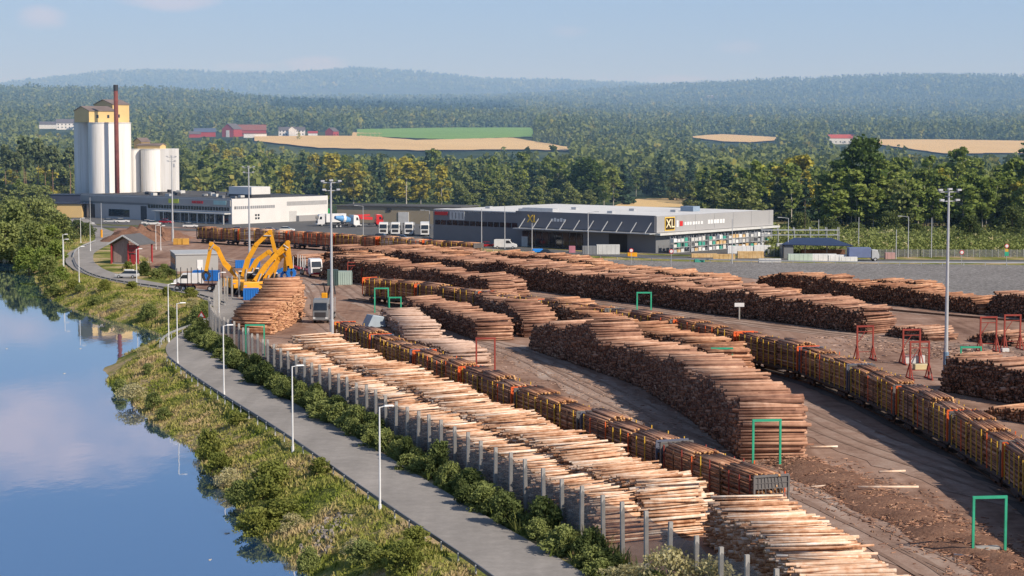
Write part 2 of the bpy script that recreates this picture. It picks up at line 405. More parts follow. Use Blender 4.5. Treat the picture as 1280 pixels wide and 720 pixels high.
FENCE = [(19,104),(13.2,121),(-.2,156),(-9.3,182.8),(-15.6,201),(-29.3,238.8),(-36.2,262),(-42.7,281),(-46.5,305),(-49,326),(-51,345),(-49,353),(-43,362)]
# stacking yard
yard = [(FENCE[i][0]-.4, FENCE[i][1]) for i in range(11)]+[G(*p) for p in [(240,362),(205,346),(184,340),(182,322),(150,305),(132,294),(150,284),(250,281),(400,300),(560,311),(700,324),(850,334),(1290,372),(1800,420)]]+[(150,60),(32,60)]
sheet('yard', yard, .02, M_yard)
sheet('gravel_field', [G(*p) for p in [(690,323),(850,327),(1300,332),(1900,337),(1900,440),(1280,392),(1150,378),(1000,356),(850,337)]], .05, M_gravel)
# the riverside road
RL = [(700,790),(640,735),(560,685),(500,645),(440,603),(375,556),(330,527),(280,497),(240,470),(210,448),(202,436),(212,424),(240,410),(262,398),(276,388)]
roadc = []
for (x, y) in RL: roadc.append(G(x, y))
c = Curve2(roadc); t = np.linspace(0, c.L, 60); x, y, dx, dy = c.at(t)
ROADMID = [(a+3.1*(-q), b+3.1*p) for a, b, p, q in zip(x, y, dx, dy)]
# left edge runs away from the camera: the road lies on its right-hand side
ROADMID = [(a+3.1*q, b-3.1*p) for a, b, p, q in zip(x, y, dx, dy)]
ROADMID = ROADMID+[G(*p) for p in [(287,382),(277,373),(255,366),(222,361),(180,355),(140,347),(112,338),(99,328),(100,317),(116,308),(134,300),(133,292),(110,283),(98,274)]]
strip('road', ROADMID, 6.2, .06, M_asph)
strip('highway', [G(*p) for p in [(-200,279),(60,281),(150,284),(280,289),(400,294),(480,299),(560,304),(650,311),(720,316.5),(820,321.5),(950,324.5),(1100,326.5),(1280,327),(1900,328)]], 9, .07, M_asph2)
sheet('car_park', [G(*p) for p in [(535,299),(560,300),(650,307),(720,312.5),(820,317.5),(950,320.5),(1110,322.5),(1110,312),(985,300),(800,285),(640,280),(540,282)]], .03, M_asph2)
sheet('forecourt', [G(*p) for p in [(-60,275),(60,278.5),(150,281),(280,286),(400,290.5),(545,300),(545,277),(400,268),(95,262),(-60,262)]], .035, M_asph2)
# lanes between the stacks
strip('lane', [G(*p) for p in [(1300,780),(1180,705),(1060,650),(1000,622)]]+[(21,173),(14,183)], 6.0, .05, M_lane, .45)
strip('lane', [(56,110),(48,140),(40,165),(33,188),(31,205),(27,230),(22,255)], 8.0, .055, M_lane, .45)
strip('lane', [G(*p) for p in [(905,560),(840,535),(740,485),(650,440),(560,420),(480,385),(420,350)]], 7.0, .045, M_lane, .45)
strip('lane', [(75,262),(54,280),(40,300),(28,318),(14,340),(2,358)], 6.5, .05, M_lane, .4)
strip('lane', [G(*p) for p in [(1420,412),(1280,400),(1150,392),(1030,380)]], 5.0, .05, M_lane, .4)
strip('lane', [G(*p) for p in [(450,430),(400,400),(385,370),(370,350),(330,335),(250,320),(200,308)]], 7.0, .045, M_lane, .4)
for k, (pts, h) in enumerate([([(1280,397),(1150,380),(1040,372)], 1), ([(1300,404),(1150,392),(1000,377)], 1)]):
    for off in (-.75, .75):
        c = Curve2([G(*p) for p in pts]); t = np.linspace(0, c.L, 30); x, y, dx, dy = c.at(t)
        b = MB()
        for i in range(29): b.bar((x[i]-dy[i]*off, y[i]+dx[i]*off, .13), (x[i+1]-dy[i+1]*off, y[i+1]+dx[i+1]*off, .13), .09, .16)
        tag(b.build('rail', M_rail), kind='structure')
# worn wheel tracks and patches
M_tyre = dirt_mat('wheel_worn_dirt', [(.165,.105,.078),(.27,.18,.138),(.345,.25,.20)], scales=(.2,1.2,5), w=(1.2,1.0,.6), bump=.03)
M_patch = dirt_mat('asphalt_repair', [(.15,.14,.135),(.20,.19,.18),(.25,.235,.225)], scales=(.3,1.2,6), w=(.8,.8,.5), bump=.01)
for pts, offs in (([(21,173)]+[G(*p) for p in [(1000,622),(1060,650),(1180,705),(1300,780)]], (-1.6,.4)), ([(58,108),(49,140),(41,165),(34,188),(31.5,205),(27.5,230),(22,255)], (-2.2,-.1,1.6)), ([G(*p) for p in [(905,560),(840,535),(740,485),(650,440),(560,420),(480,385),(420,350)]], (-1.4,1.1)), ([(75,262),(54,280),(40,300),(28,318),(14,340),(2,358)], (-1.3,.9)), ([G(*p) for p in [(450,430),(405,400),(388,370),(372,350),(330,335),(250,320)]], (-1.5,1.2))):
    c = Curve2(pts); t = np.linspace(0, c.L, 16); x, y, dx, dy = c.at(t)
    for k, of in enumerate(offs):
        for w2 in (-.9, .9):
            q = of+w2+.35*np.sin(t/9+k*2.1); strip('wheel_track', list(zip(x-dy*q, y+dx*q)), .42, .078+.004*k, M_tyre, .07)
# fields draped on the slope
def field(name, top, bot, m, lift=1.2):
    n = 40; V = []; tx = np.linspace(top[0][0], top[-1][0], n)
    bx = np.linspace(bot[0][0], bot[-1][0], n)
    rows = 10
    for r in range(rows+1):
        k = r/rows
        for i in range(n):
            X = tx[i]*(1-k)+bx[i]*k
            Y = np.interp(tx[i], [p[0] for p in top], [p[1] for p in top])*(1-k)+np.interp(bx[i], [p[0] for p in bot], [p[1] for p in bot])*k
            w = GT(X, Y); V.append((w[0], w[1], w[2]+lift))
    fs = [(r*n+i, (r+1)*n+i, (r+1)*n+i+1, r*n+i+1) for r in range(rows) for i in range(n-1)]
    me = bpy.data.meshes.new(name); me.from_pydata(V, [], fs); me.materials.append(m)
    o = put(name, me); 
    if sum(p.normal.z for p in me.polygons) < 0: me.flip_normals()
    return tag(o, kind='structure')
FIELDS = [
 ('stubble_field', [(318,172),(450,171.5),(520,177),(640,174),(712,186)], [(318,178),(400,187),(520,190),(640,189),(712,190)], M_field),
 ('green_field', [(446,163),(560,161),(666,161)], [(446,172),(560,176),(666,173)], M_gfield),
 ('stubble_field', [(866,172),(885,170),(905,169.2),(938,171),(970,173)], [(866,173.5),(885,176),(905,178.5),(938,179.5),(970,177)], M_field),
 ('stubble_field', [(1096,176),(1180,176),(1300,178)], [(1096,182),(1180,194),(1300,193)], M_field),
 ('stubble_field', [(440,167),(455,168),(478,168)], [(440,172),(455,174),(478,174)], M_field),
]
for f in FIELDS: field(*f)
field('stubble_field', [(762,262),(790,251),(860,249),(872,252)], [(762,266),(790,268),(860,268),(872,268)], M_field, lift=.6)

# ---------------------------------------------------------------- logs
def sections(L, rng, lo=7, hi=16):
    e = [0]
    while e[-1] < L: e.append(e[-1]+rng.uniform(lo, hi))
    return np.array(e), rng.random(len(e)+1), rng.random(len(e)+1), rng.random(len(e)+1)
def stack(name, label, edge, loglen, H, r, mats, seed, vary=.35, cap=(2.0, 2.0), end_jit=.14, skew=0.0, n=6, split=None, sec=.55, hprof=None, tint=0.0):
    """logs lie across the row, their left ends on the edge line"""
    rng = np.random.default_rng(seed); c = Curve2(edge); step = 2*r*1.02
    ss = np.arange(0, c.L, step); x, y, dx, dy = c.at(ss)
    e, s1, s2, s3 = sections(c.L, rng)
    si = np.searchsorted(e, ss)-1; si = np.clip(si, 0, len(e)-1)
    hf = np.interp(ss, e[:len(e)], (1-vary)+vary*1.35*s1[:len(e)])
    hf = hf*(1+.05*np.sin(ss/2.9+seed)+.04*np.sin(ss/1.1+seed*2)+rng.normal(0, .035, len(ss)))
    if hprof: hf = hf*np.interp(ss, [p[0]*c.L for p in hprof], [p[1] for p in hprof])
    hh = H*hf*np.clip(np.minimum((ss+.3)/cap[0], (c.L-ss+.3)/cap[1]), 0, 1)**.6
    P0 = []; P1 = []; R = []; K = []; LAY = []; S = []
    dzl = 2*r*.90
    nl = np.maximum(1, (hh/dzl).astype(int))
    for k in range(nl.max()):
        idx = np.where(nl > k)[0]; q = len(idx)
        off = r*(k % 2)
        bx = x[idx]+dx[idx]*off; by = y[idx]+dy[idx]*off
        nx, ny = -dy[idx], dx[idx]
        a = (s3[si[idx]]-.5)*.10*sec+skew+rng.normal(0, .012, q)
        nx2 = nx*np.cos(a)-ny*np.sin(a); ny2 = nx*np.sin(a)+ny*np.cos(a)
        Ls = loglen*(.98+.16*sec*(s2[si[idx]]-.5))+rng.normal(0, end_jit, q)
        st = (s1[si[idx]]-.5)*.6*sec+rng.normal(0, end_jit, q)+rng.exponential(end_jit*.7, q)
        st = st+(rng.random(q) < .03)*rng.uniform(-.8, .8, q)
        topm = k >= nl[idx]-2
        z = r+k*dzl+rng.normal(0, .03, q); dz = rng.normal(0, .04, q)+topm*rng.normal(0, .12, q); z = z+topm*np.abs(rng.normal(0, .07, q))
        a2 = topm*rng.normal(0, .045, q); nx2 = nx2-ny2*a2; ny2 = ny2+nx2*a2
        P0.append(np.stack([bx+nx2*st, by+ny2*st, z], 1)); P1.append(np.stack([bx+nx2*(st+Ls), by+ny2*(st+Ls), z+dz], 1))
        R.append(r*np.clip(rng.lognormal(-.04, .26, q), .5, 1.6)); K.append(np.clip(rng.random(q)*.85+.15*s2[si[idx]]+tint, 0, 1)); LAY.append(nl[idx]-k); S.append(ss[idx])
    P0 = np.concatenate(P0); P1 = np.concatenate(P1); R = np.concatenate(R); K = np.concatenate(K); LAY = np.concatenate(LAY); S = np.concatenate(S)
    P0[:, 2] += .06; P1[:, 2] = np.maximum(P1[:, 2]+.06, .1)
    if split is not None:
        smin, lay = split; m = (S > smin) & (LAY <= lay)
        picks = np.where(m)[0]; picks = picks[np.argsort(-S[picks]+LAY[picks]*.8)][:300]
        keep = np.ones(len(P0), bool); keep[picks] = False
        protos = []
        for j in range(10):
            Lp = 1.0; me = logs_mesh('log', np.array([[0,0,0.]]), np.array([[1.0,0,0]]), np.array([1.0]), np.array([.15+.08*j]), mats, 8); protos.append(me)
        for i in picks:
            o = bpy.data.objects.new('log', protos[int(K[i]*9.99)]); COL.objects.link(o)
            v = Vector(P1[i]-P0[i]); ln = v.length; o.location = P0[i]; o.rotation_mode = 'QUATERNION'; o.rotation_quaternion = v.to_track_quat('X', 'Z')
            o.scale = (ln, R[i], R[i])
            tag(o, 'pale orange and white birch log lying crosswise in the lowest near stack by the fence', 'log', 'birch logs on top of the near stack by the fence')
        P0, P1, R, K = P0[keep], P1[keep], R[keep], K[keep]
    me = logs_mesh(name, P0, P1, R, K, mats, n)
    tag(put(name, me), label, 'log stack', kind='stuff')
B0 = np.array([13.4, 352.0]); SD = np.array([.52, -.855]); OD = np.array([.855, .52])
def rowedge(o, s0, s1): return [tuple(B0+o*OD+s*SD) for s in np.linspace(s0, s1, 5)]
BR = [M_bark, M_end]; BRR = [M_barkred, M_end]; BG = [M_barkgrey, M_end]
# main rows at the back
stack('log_stack', 'long dark-ended log stack behind the green and grey bins, nearest of the back rows', rowedge(-20.3,-66,1), 5.4, 4.5, .16, BR, 11, .15, n=5)
stack('log_stack', 'low brown log row directly behind the stack at the red portal frames', rowedge(-14,-95,-6), 5.4, 3.2, .16, BR, 12, .6, n=5)
stack('log_stack', 'brown log row sandwiched in the middle of the back field of timber', rowedge(-7.5,-104,-22), 5.4, 3.2, .16, BRR, 13, .6, n=5)
stack('log_stack', 'very long tall log row with dark ends facing the lane behind the right hand train', rowedge(0,-105,74), 5.6, 4.3, .16, BR, 14, .16, n=5)
stack('log_stack', 'brown log row right behind the very long tall row', rowedge(6.3,-105,62), 5.4, 3.9, .16, BR, 15, .35, n=5)
stack('log_stack', 'reddish log row third behind the lane by the small white sign', rowedge(12.6,-104,38), 5.4, 3.4, .16, BRR, 16, .55, n=5)
stack('log_stack', 'brown log row with dark gaps towards the highway side', rowedge(18.9,-100,22), 5.4, 3.2, .17, BR, 17, .6, n=5)
stack('log_stack', 'orange tinted log row second from the highway', rowedge(25.2,-98,6), 5.4, 3.0, .17, BRR, 18, .6, n=5)
stack('log_stack', 'bright orange brown log row closest to the highway guard rail', rowedge(31.5,-92,-16), 5.4, 2.6, .17, BRR, 19, .6, n=5, tint=.15)
stack('log_stack', 'low dark-ended stack at the edge of the grey gravel field, left of the tall pale mast', rowedge(35.8,2,60), 5.4, 3.4, .16, BRR, 20, .4, n=5)
stack('log_stack', 'small orange stack touching the gravel just behind the dark-ended low one', rowedge(41.8,12,42), 5.0, 3.2, .16, BRR, 21, .6, n=5)
stack('log_stack', 'dark-ended log stack running off the right edge beside the gravel field', rowedge(36.6,60.5,127), 5.6, 3.7, .16, BR, 22, .25, n=5)
stack('log_stack', 'small tilted pile of pale logs at the near end of the very long row', rowedge(.5,77,86), 5.5, 1.9, .16, BR, 23, .2, n=5, tint=.15)
stack('log_stack', 'low leftover pile of logs behind the red portal frames by the lane', rowedge(6,88,97), 5.0, 1.6, .16, BR, 24, .3, n=5)
# middle rows
stack('log_stack', 'huge dark-ended central log stack ending beside the green portal frame', [(2.2,270),(8.5,250),(14.8,230),(18.3,205),(20.6,178.5)], 6.0, 5.7, .15, BR, 31, .10, cap=(2.5,.7), n=6, hprof=[(0,.6),(.25,.95),(.3,.65),(.5,.85),(.7,1),(1,1)])
stack('log_stack', 'brown log stack between the huge central stack and the right hand train', [(4.5,300),(12,275),(19.6,247),(22.5,226)], 5.4, 4.2, .15, BRR, 32, .4, n=6)
stack('log_stack', 'dark-ended stack whose sawn side faces the low grey logs by the green frames', [(-17.8,319),(-11,299),(-5,279)], 5.4, 3.1, .15, BR, 33, .2, cap=(2,1.0))
stack('log_stack', 'irregular dark log stack in front of the curved middle of the right hand train', [(-9.5,326),(-3,303),(1.5,284)], 5.4, 3.6, .15, BR, 34, .5)
stack('log_stack', 'orange brown log stack squeezed against the right hand train', [(-3.0,322),(4,300),(9,284)], 5.2, 3.7, .15, BRR, 35, .45)
stack('log_stack', 'low row of pale pinkish logs beside the green frames', [(-20.8,312),(-17.5,292),(-15.2,277)], 5.2, 2.1, .15, BG, 36, .3, tint=.2)
stack('log_stack', 'low row of pale logs at the red portal frame between the trains', [(-13.5,270),(-10.6,262),(-7.6,248)], 5.2, 1.9, .15, BG, 37, .4, tint=.2)
stack('log_stack', 'dark round log stack at the right edge near the tall mast', [(48.8,226),(56,212),(63,198)], 5.6, 4.0, .15, BR, 38, .2, cap=(1.5,2))
stack('log_stack', 'low pale log pile at the right edge beside the right hand train', [(49,206),(55,196),(62,184)], 5.4, 1.5, .15, BRR, 39, .3, tint=.15)
# orange stack with lit ends beside the truck (logs lie across, ends towards the truck)
stack('log_stack', 'orange log stack with sunlit sawn ends beside the parked grey timber truck', [(-42.3,338),(-41.0,326),(-38.6,309),(-40.9,289)], 5.9, 4.6, .12, [M_barkred, M_endlight], 41, .10, cap=(2,1.5), tint=.1, hprof=[(0,1),(.6,1),(.85,.86),(1,.72)])
# birch stacks along the post fence
fcv = Curve2(FENCE[:9])
def off_fence(d, y1, y0):          # line parallel to the fence, d metres into the yard, from far y1 to near y0
    q = [tt for tt in np.linspace(0, fcv.L, 60) if y0 <= float(fcv.at(tt)[1]) <= y1][::-1]
    o = []
    for tt in q:
        x, y, dx, dy = [float(v) for v in fcv.at(tt)]; o.append((x+dy*d, y-dx*d))
    return o
BI = [M_birch, M_endmid]
stack('log_stack', 'long stack of pale birch logs running beside the left hand train', off_fence(4.5, 251, 139.5), 5.0, 3.7, .088, BI, 51, .06, end_jit=.32, n=7, skew=.06, sec=.4)
stack('log_stack', 'long lower stack of pale birch logs pressed against the post fence', off_fence(.9, 247, 141), 3.7, 3.2, .088, BI, 52, .08, end_jit=.25, n=7, skew=.06, sec=.4)
stack('log_stack', 'lower layers of the birch stack at the bottom edge of the picture by the fence', [(14.2,142),(15.2,134),(16.6,122),(18.5,104)], 5.6, 3.4, .10, BI, 53, .06, end_jit=.22, n=7, cap=(1.2,2), split=(8, 4))

# sticks and bark litter on the yard
def litter(name, label, cpts, width, count, L, r, mats, seed, pile=0.0):
    rng = np.random.default_rng(seed); c = Curve2(cpts); t = rng.uniform(0, c.L, count); x, y, dx, dy = c.at(t)
    o = rng.normal(0, width/2.2, count); x = x+dy*o; y = y-dx*o; a = rng.uniform(0, PI, count); l = L*rng.uniform(.3, 1.2, count)
    z = rng.uniform(.06, .1, count)+pile*np.exp(-(o/(width*.45))**2)*rng.uniform(.6, 1, count)
    D = np.stack([np.cos(a)*l/2, np.sin(a)*l/2, rng.normal(0, .04, count)*l], 1); P = np.stack([x, y, z], 1)
    P0, P1 = P-D, P+D; P0[:, 2] = np.maximum(P0[:, 2], .05); P1[:, 2] = np.maximum(P1[:, 2], .05)
    me = logs_mesh(name, P0, P1, r*rng.uniform(.5, 1.3, count), rng.random(count), mats, 4)
    tag(put(name, me), label, 'litter', kind='stuff')
mid = [G(*p) for p in [(985,575),(1040,600),(1120,640),(1180,668),(1250,705),(1330,740)]]
litter('bark_litter', 'heap of broken branches and bark between the two dirt lanes', mid, 5.0, 4200, .55, .035, [M_bark, M_endmid], 61, .45)
litter('bark_litter', 'thin bark strips scattered beside the central lane', [G(*p) for p in [(560,432),(660,455),(760,500),(850,540),(900,560)]], 7, 900, .5, .035, [M_barkgrey, M_endmid], 62)
litter('bark_litter', 'pale broken sticks scattered around the red portal frames', [G(*p) for p in [(1080,420),(1180,450),(1280,440),(1350,450)]], 14, 800, .9, .05, [M_barkgrey, M_endmid], 63)
litter('bark_litter', 'loose sticks along the foot of the left hand train', [(-8,225),(4,200),(15,172),(22,160)], 4, 500, .8, .05, [M_bark, M_endmid], 64)
for i, (px, py, L, a, lab) in enumerate([(1030,561,2.6,.1,'single pale broken log lying across the lane edge behind the heap'),(1035,610,3.2,.35,'bleached log lying at the near left of the bark heap'),
        (1115,600,2.4,.2,'short yellow stick log on top of the bark heap'),(1110,620,5.0,.02,'long thin pale pole lying across the middle of the bark heap'),
        (1245,703,6.0,-.55,'long white pole leaning over the concrete block by the green gauge frame')]):
    X, Y = G(px, py); d = np.array([math.cos(a), math.sin(a), 0])*L/2
    p = np.array([[X, Y, .75 if 1100 < px < 1130 else .2]])
    tag(put('loose_log', logs_mesh('loose_log', p-d, p+d, np.array([.10]), np.array([.85]), BI, 7)), lab, 'log')
# bark heap body
def heap(name, label, cpts, width, H, m, seed, cat='heap'):
    c = Curve2(cpts); n = max(12, int(c.L/.6)); t = np.linspace(0, c.L, n); x, y, dx, dy = c.at(t); k = 15
    V = []; 
    for j in range(k):
        o = (j/(k-1)-.5)*width*(1+.15*np.sin(t/2.1+seed)); f = np.cos((j/(k-1)-.5)*PI)**.8 if 0 < j < k-1 else 0
        e = np.clip(np.minimum(t, c.L-t)/(width*.5), 0, 1)**.7
        z = H*f*e*(.75+.35*wob(x+dy*o, y-dx*o, 1.3, seed)+.03*RNG.normal(size=n))-.02
        V.append(np.stack([x+dy*o, y-dx*o, z], 1))
    V = np.stack(V, 0).reshape(-1, 3); i, j = np.meshgrid(np.arange(n-1), np.arange(k-1)); a = (j*n+i).ravel()
    loops = np.stack([a, a+n, a+n+1, a+1], 1).ravel()
    me = np_mesh(name, V, loops, np.arange(len(a))*4, np.full(len(a), 4), m)
    if sum(p.normal.z for p in me.polygons) < 0: me.flip_normals()
    return tag(put(name, me), label, cat)
M_heap = dirt_mat('bark_mulch', [(.09,.045,.03),(.22,.12,.08),(.36,.22,.15)], scales=(.3,1.5,7), w=(.8,.8,.9), bump=.12)
heap('bark_heap', 'long brown heap of bark and splinters between the two right hand lanes', mid, 6.0, .7, M_heap, 3, 'bark heap')
heap('soil_heap', 'large reddish brown bark mound in front of the grey and white commercial building', [G(155,303), G(190,298), G(235,299)], 16, 4.4, M_heap, 5, 'bark heap')
# ---------------------------------------------------------------- vegetation
M_dryfoam = mat('pale_foam', [(.35,.32,.27),(.5,.47,.42)], scale=3)
def crown_mesh(name, h, r, base, leaf, n, m, shape='ovoid', seed=0, clumps=40, droop=0.0):
    rng = np.random.default_rng(seed)
    cl = []; cr = []
    for i in range(clumps):
        t = rng.random()
        if shape == 'cone': t = t**1.35; rad = r*(1-t)**.85+.12*r
        elif shape == 'pine': rad = r*math.sqrt(max(.05, 1-(2*t-1)**2))
        elif shape == 'bush': t = t**.8; rad = r*math.sqrt(max(.1, 1-t**2))
        elif shape == 'tall': rad = r*(math.sin(PI*min(.98, .12+.86*t))**.6)
        else: rad = r*(math.sin(PI*min(.97, .16+.80*t))**.7)
        a = rng.uniform(0, 2*PI); q = rad*math.sqrt(rng.uniform(.12, 1))*rng.uniform(.8, 1.12)
        cl.append((math.cos(a)*q, math.sin(a)*q, base+t*(h-base))); cr.append(r*rng.uniform(.20, .42)*(1 if shape != 'cone' else (.55+.6*(1-t))))
    cl = np.array(cl); cr = np.array(cr); w = cr**2; idx = rng.choice(clumps, n, p=w/w.sum())
    d = rng.normal(size=(n, 3)); d /= np.linalg.norm(d, axis=1)[:, None]; rr = cr[idx]*rng.uniform(.45, 1.05, n)
    C = cl[idx]+d*rr[:, None]*np.array([1, 1, .8 if shape != 'cone' else .45]); C[:, 2] -= droop*np.hypot(C[:, 0], C[:, 1])
    C[:, 2] = np.maximum(C[:, 2], .05)
    U, W = rand_axes(n, leaf*rng.uniform(.55, 1.3, n), rng, .75)
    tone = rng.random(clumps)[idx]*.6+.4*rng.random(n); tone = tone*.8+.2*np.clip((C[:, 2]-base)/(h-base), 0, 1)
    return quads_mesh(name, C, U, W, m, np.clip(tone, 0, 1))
def trunk_mesh(name, h, r, base, m, seed=0, limbs=7, cr=2.5):
    rng = random.Random(seed); b = MB(); p = Vector((0, 0, -.3)); k = 5
    for i in range(k):
        q = Vector((rng.uniform(-.12, .12)*i, rng.uniform(-.12, .12)*i, h*.92*(i+1)/k)); b.cyl(p, q, r*(1-i/k*.85), r*(1-(i+1)/k*.85), 6, caps=False); p = q
    for i in range(limbs):
        z = base+(h-base)*rng.uniform(0, .7); a = rng.uniform(0, 2*PI); l = cr*rng.uniform(.5, .9)
        b.cyl((0, 0, z), (math.cos(a)*l, math.sin(a)*l, z+l*rng.uniform(.3, .9)), r*.35, r*.08, 4, caps=False)
    return b.mesh(name, m)
SPEC = {}
def species(key, kind, h, r, base, leaf, n, lm, tm, shape, tr, clumps=40, vars=3, seed=0):
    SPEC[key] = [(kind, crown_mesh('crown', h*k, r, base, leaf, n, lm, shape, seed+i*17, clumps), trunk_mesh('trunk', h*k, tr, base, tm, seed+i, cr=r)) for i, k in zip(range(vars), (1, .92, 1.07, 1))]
species('birch', 'birch_tree', 17, 3.0, 4.5, .75, 1500, L_birch, M_btrunk, 'tall', .16, 48, 4, 1)
species('yellow', 'birch_tree', 18, 3.3, 3.0, .75, 1700, L_yellow, M_btrunk, 'tall', .16, 50, 3, 2)
species('orange', 'birch_tree', 15, 2.8, 4.0, .75, 1300, L_orange, M_btrunk, 'ovoid', .15, 40, 1, 3)
species('spruce', 'spruce_tree', 19, 3.0, 1.5, .80, 1700, L_dark, M_trunk, 'cone', .2, 70, 3, 4)
species('pine', 'pine_tree', 23, 2.8, 14.5, .75, 1100, L_pine, M_ptrunk, 'pine', .22, 30, 3, 5)
species('broad', 'broadleaf_tree', 25, 6.5, 2.5, .85, 4200, L_green, M_trunk, 'ovoid', .4, 80, 2, 6)
species('olive', 'broadleaf_tree', 13, 4.2, 1.2, .75, 1900, L_olive, M_trunk, 'ovoid', .2, 50, 3, 7)
species('willow', 'willow_tree', 9, 4.2, .3, .50, 3200, L_olive, M_trunk, 'bush', .2, 60, 3, 8)
species('greenwillow', 'willow_tree', 7, 3.6, .2, .45, 2800, L_birch, M_trunk, 'bush', .2, 55, 2, 9)
species('hedge', 'shrub', 3.0, 1.9, .1, .22, 2600, L_hedge, M_trunk, 'bush', .05, 46, 4, 10)
species('lime', 'shrub', 2.6, 1.9, .1, .20, 2600, L_lime, M_trunk, 'bush', .05, 40, 2, 11)
species('shrub', 'shrub', 2.6, 1.9, .1, .20, 2400, L_olive, M_trunk, 'bush', .05, 40, 3, 12)
species('dry', 'shrub', 2.8, 2.2, .2, .18, 1500, L_dry, M_trunk, 'bush', .06, 34, 3, 13)
def plant(key, x, y, label, group=None, s=1.0, cat=None, sz=None):
    v = random.choice(SPEC[key]); z = float(hgt(x, y))
    o = thing(v[0], label, cat or v[0].split('_')[-1], (x, y, max(z, -3.1)), random.uniform(0, 6.28), group)
    o.scale = (s, s, (sz or s)*random.uniform(.93, 1.08))
    if v[0] in ('birch_tree', 'broadleaf_tree', 'spruce_tree'): o.scale = (s*random.uniform(.95, 1.55), s*random.uniform(.95, 1.55), s*random.uniform(.78, 1.10))
    if v[0] == 'shrub': o.scale = (s*random.uniform(.75, 1.35), s*random.uniform(.75, 1.35), s*random.uniform(.65, 1.25))
    put('crown', v[1], o); put('trunk', v[2], o); return o
def belt(px0, px1, py0, py1, n, mix, label, group, s=(.85, 1.15)):
    for i in range(n):
        px = px0+(px1-px0)*(i+random.uniform(.1, .9))/n; py = random.uniform(py0, py1)
        key = random.choices([m[0] for m in mix], [m[1] for m in mix])[0]
        X, Y = G(px, py); nm = {'birch':'green birch tree','yellow':'yellowing birch tree','spruce':'dark spruce tree','pine':'tall pine tree','olive':'olive green leafy tree','broad':'broad green tree','orange':'orange autumn tree','willow':'willow tree'}[key]
        plant(key, X, Y, nm+' '+label, nm+'s '+group, random.uniform(*s))
# pines and thickets left of the silos
for px, py, h in [(8,262,1.1),(33,262,1.05),(48,264,1.12),(57,260,.98),(67,262,1.0),(88,259,1.02),(22,266,.9),(-12,262,1.)]:
    X, Y = G(px, py); plant('pine', X, Y, 'tall bare-trunked pine left of the white silos', 'tall pines left of the silos', h)
belt(-60, 92, 250, 259, 17, [('olive',3),('birch',3),('pine',1),('yellow',1)], 'in the thicket left of the silos', 'in the thicket left of the silos', (.85, 1.15))
belt(-60, 60, 262, 275, 11, [('olive',4),('birch',2)], 'between the pines and the lake', 'between the pines and the lake', (.7, .95))
belt(-60, 70, 285, 300, 10, [('willow',1)], 'on the wooded lake shore at the left edge', 'on the wooded lake shore', (.85, 1.2))
for px, py, s, k in [(8,316,1.1,'willow'),(25,313,1.2,'willow'),(44,320,1.0,'willow'),(60,318,1.0,'greenwillow'),(-20,318,1.2,'willow'),(36,330,.85,'greenwillow'),(54,333,.75,'greenwillow'),(70,328,.7,'greenwillow'),(74,310,.9,'willow'),(60,345,.55,'willow'),(78,350,.45,'greenwillow'),(66,360,.42,'willow')]:
    X, Y = G(px, py, -1); plant(k, X, Y, 'rounded willow bush at the water edge below the wooded point', 'willows at the water edge', s)
# belt behind the commercial building and the shops
belt(160, 400, 240, 252, 30, [('birch',3),('olive',3),('spruce',1),('yellow',1)], 'behind the grey and white commercial building', 'behind the commercial building', (.9, 1.15))
belt(225, 330, 226, 238, 12, [('birch',2),('olive',2),('yellow',1)], 'in the second rank behind the commercial building', 'in the second rank left of centre', (.9, 1.1))
for px, py, s, k in [(356,256,1.0,'yellow'),(415,254,1.1,'yellow'),(442,255,1.05,'yellow'),(430,249,1.1,'birch'),(494,256,1.12,'yellow'),(508,258,1.18,'yellow'),(526,257,1.0,'yellow'),(552,260,1.0,'yellow'),(545,250,1.1,'birch')]:
    X, Y = G(px, py); plant(k, X, Y, 'tall yellowing birch standing in front of the wood between the two big buildings', 'tall yellow birches between the two buildings', s)
belt(395, 560, 241, 252, 24, [('spruce',4),('birch',2),('olive',2)], 'in the wood between the two big buildings', 'in the wood between the two big buildings', (.8, 1.1))
belt(560, 770, 243, 258, 36, [('olive',4),('birch',4),('spruce',1)], 'behind the grey shop with the white roof', 'behind the grey shop', (.8, 1.05))
belt(570, 740, 258, 263, 11, [('olive',3)], 'close behind the shop roof', 'close behind the shop roof', (.5, .75))
for px, py, s, k in [(733,259,.85,'broad'),(755,259,.8,'birch'),(779,257,.95,'spruce'),(768,252,.95,'birch'),(826,250,.95,'spruce'),(846,252,.9,'olive'),(868,262,.9,'olive'),(880,266,.9,'birch'),(862,250,.9,'spruce')]:
    X, Y = G(px, py); plant(k, X, Y, 'tree at the edge of the yellow field behind the shop', 'trees around the small yellow field', s)
belt(790, 870, 240, 249, 10, [('olive',3),('spruce',2),('birch',1)], 'beyond the small yellow field', 'beyond the small yellow field', (.7, .95))
belt(880, 1035, 262, 281, 30, [('birch',4),('spruce',3),('olive',2)], 'in the dark wood right of the shop', 'in the dark wood right of the shop', (.85, 1.1))
for px, py in [(949,272)]:
    X, Y = G(px, py); plant('orange', X, Y, 'single orange autumn tree rising out of the dark wood', None, 1.2, cat='tree')
for px, py, s in [(1001,275,1.25),(986,272,1.15)]:
    X, Y = G(px, py); plant('yellow', X, Y, 'tall yellowish tree left of the big round green trees', 'yellowish trees left of the round trees', s)
for px, py, s, l in [(1052,284,.92,'big round bright green tree, left of the pair towering over the wood'),(1080,287,.98,'big round bright green tree, right of the pair towering over the wood')]:
    X, Y = G(px, py); plant('broad', X, Y, l, None, s, cat='tree')
belt(1030, 1320, 284, 291, 46, [('birch',6),('yellow',1),('olive',2)], 'in the front rank of the wood at the right', 'in the front rank of the right wood', (.9, 1.15))
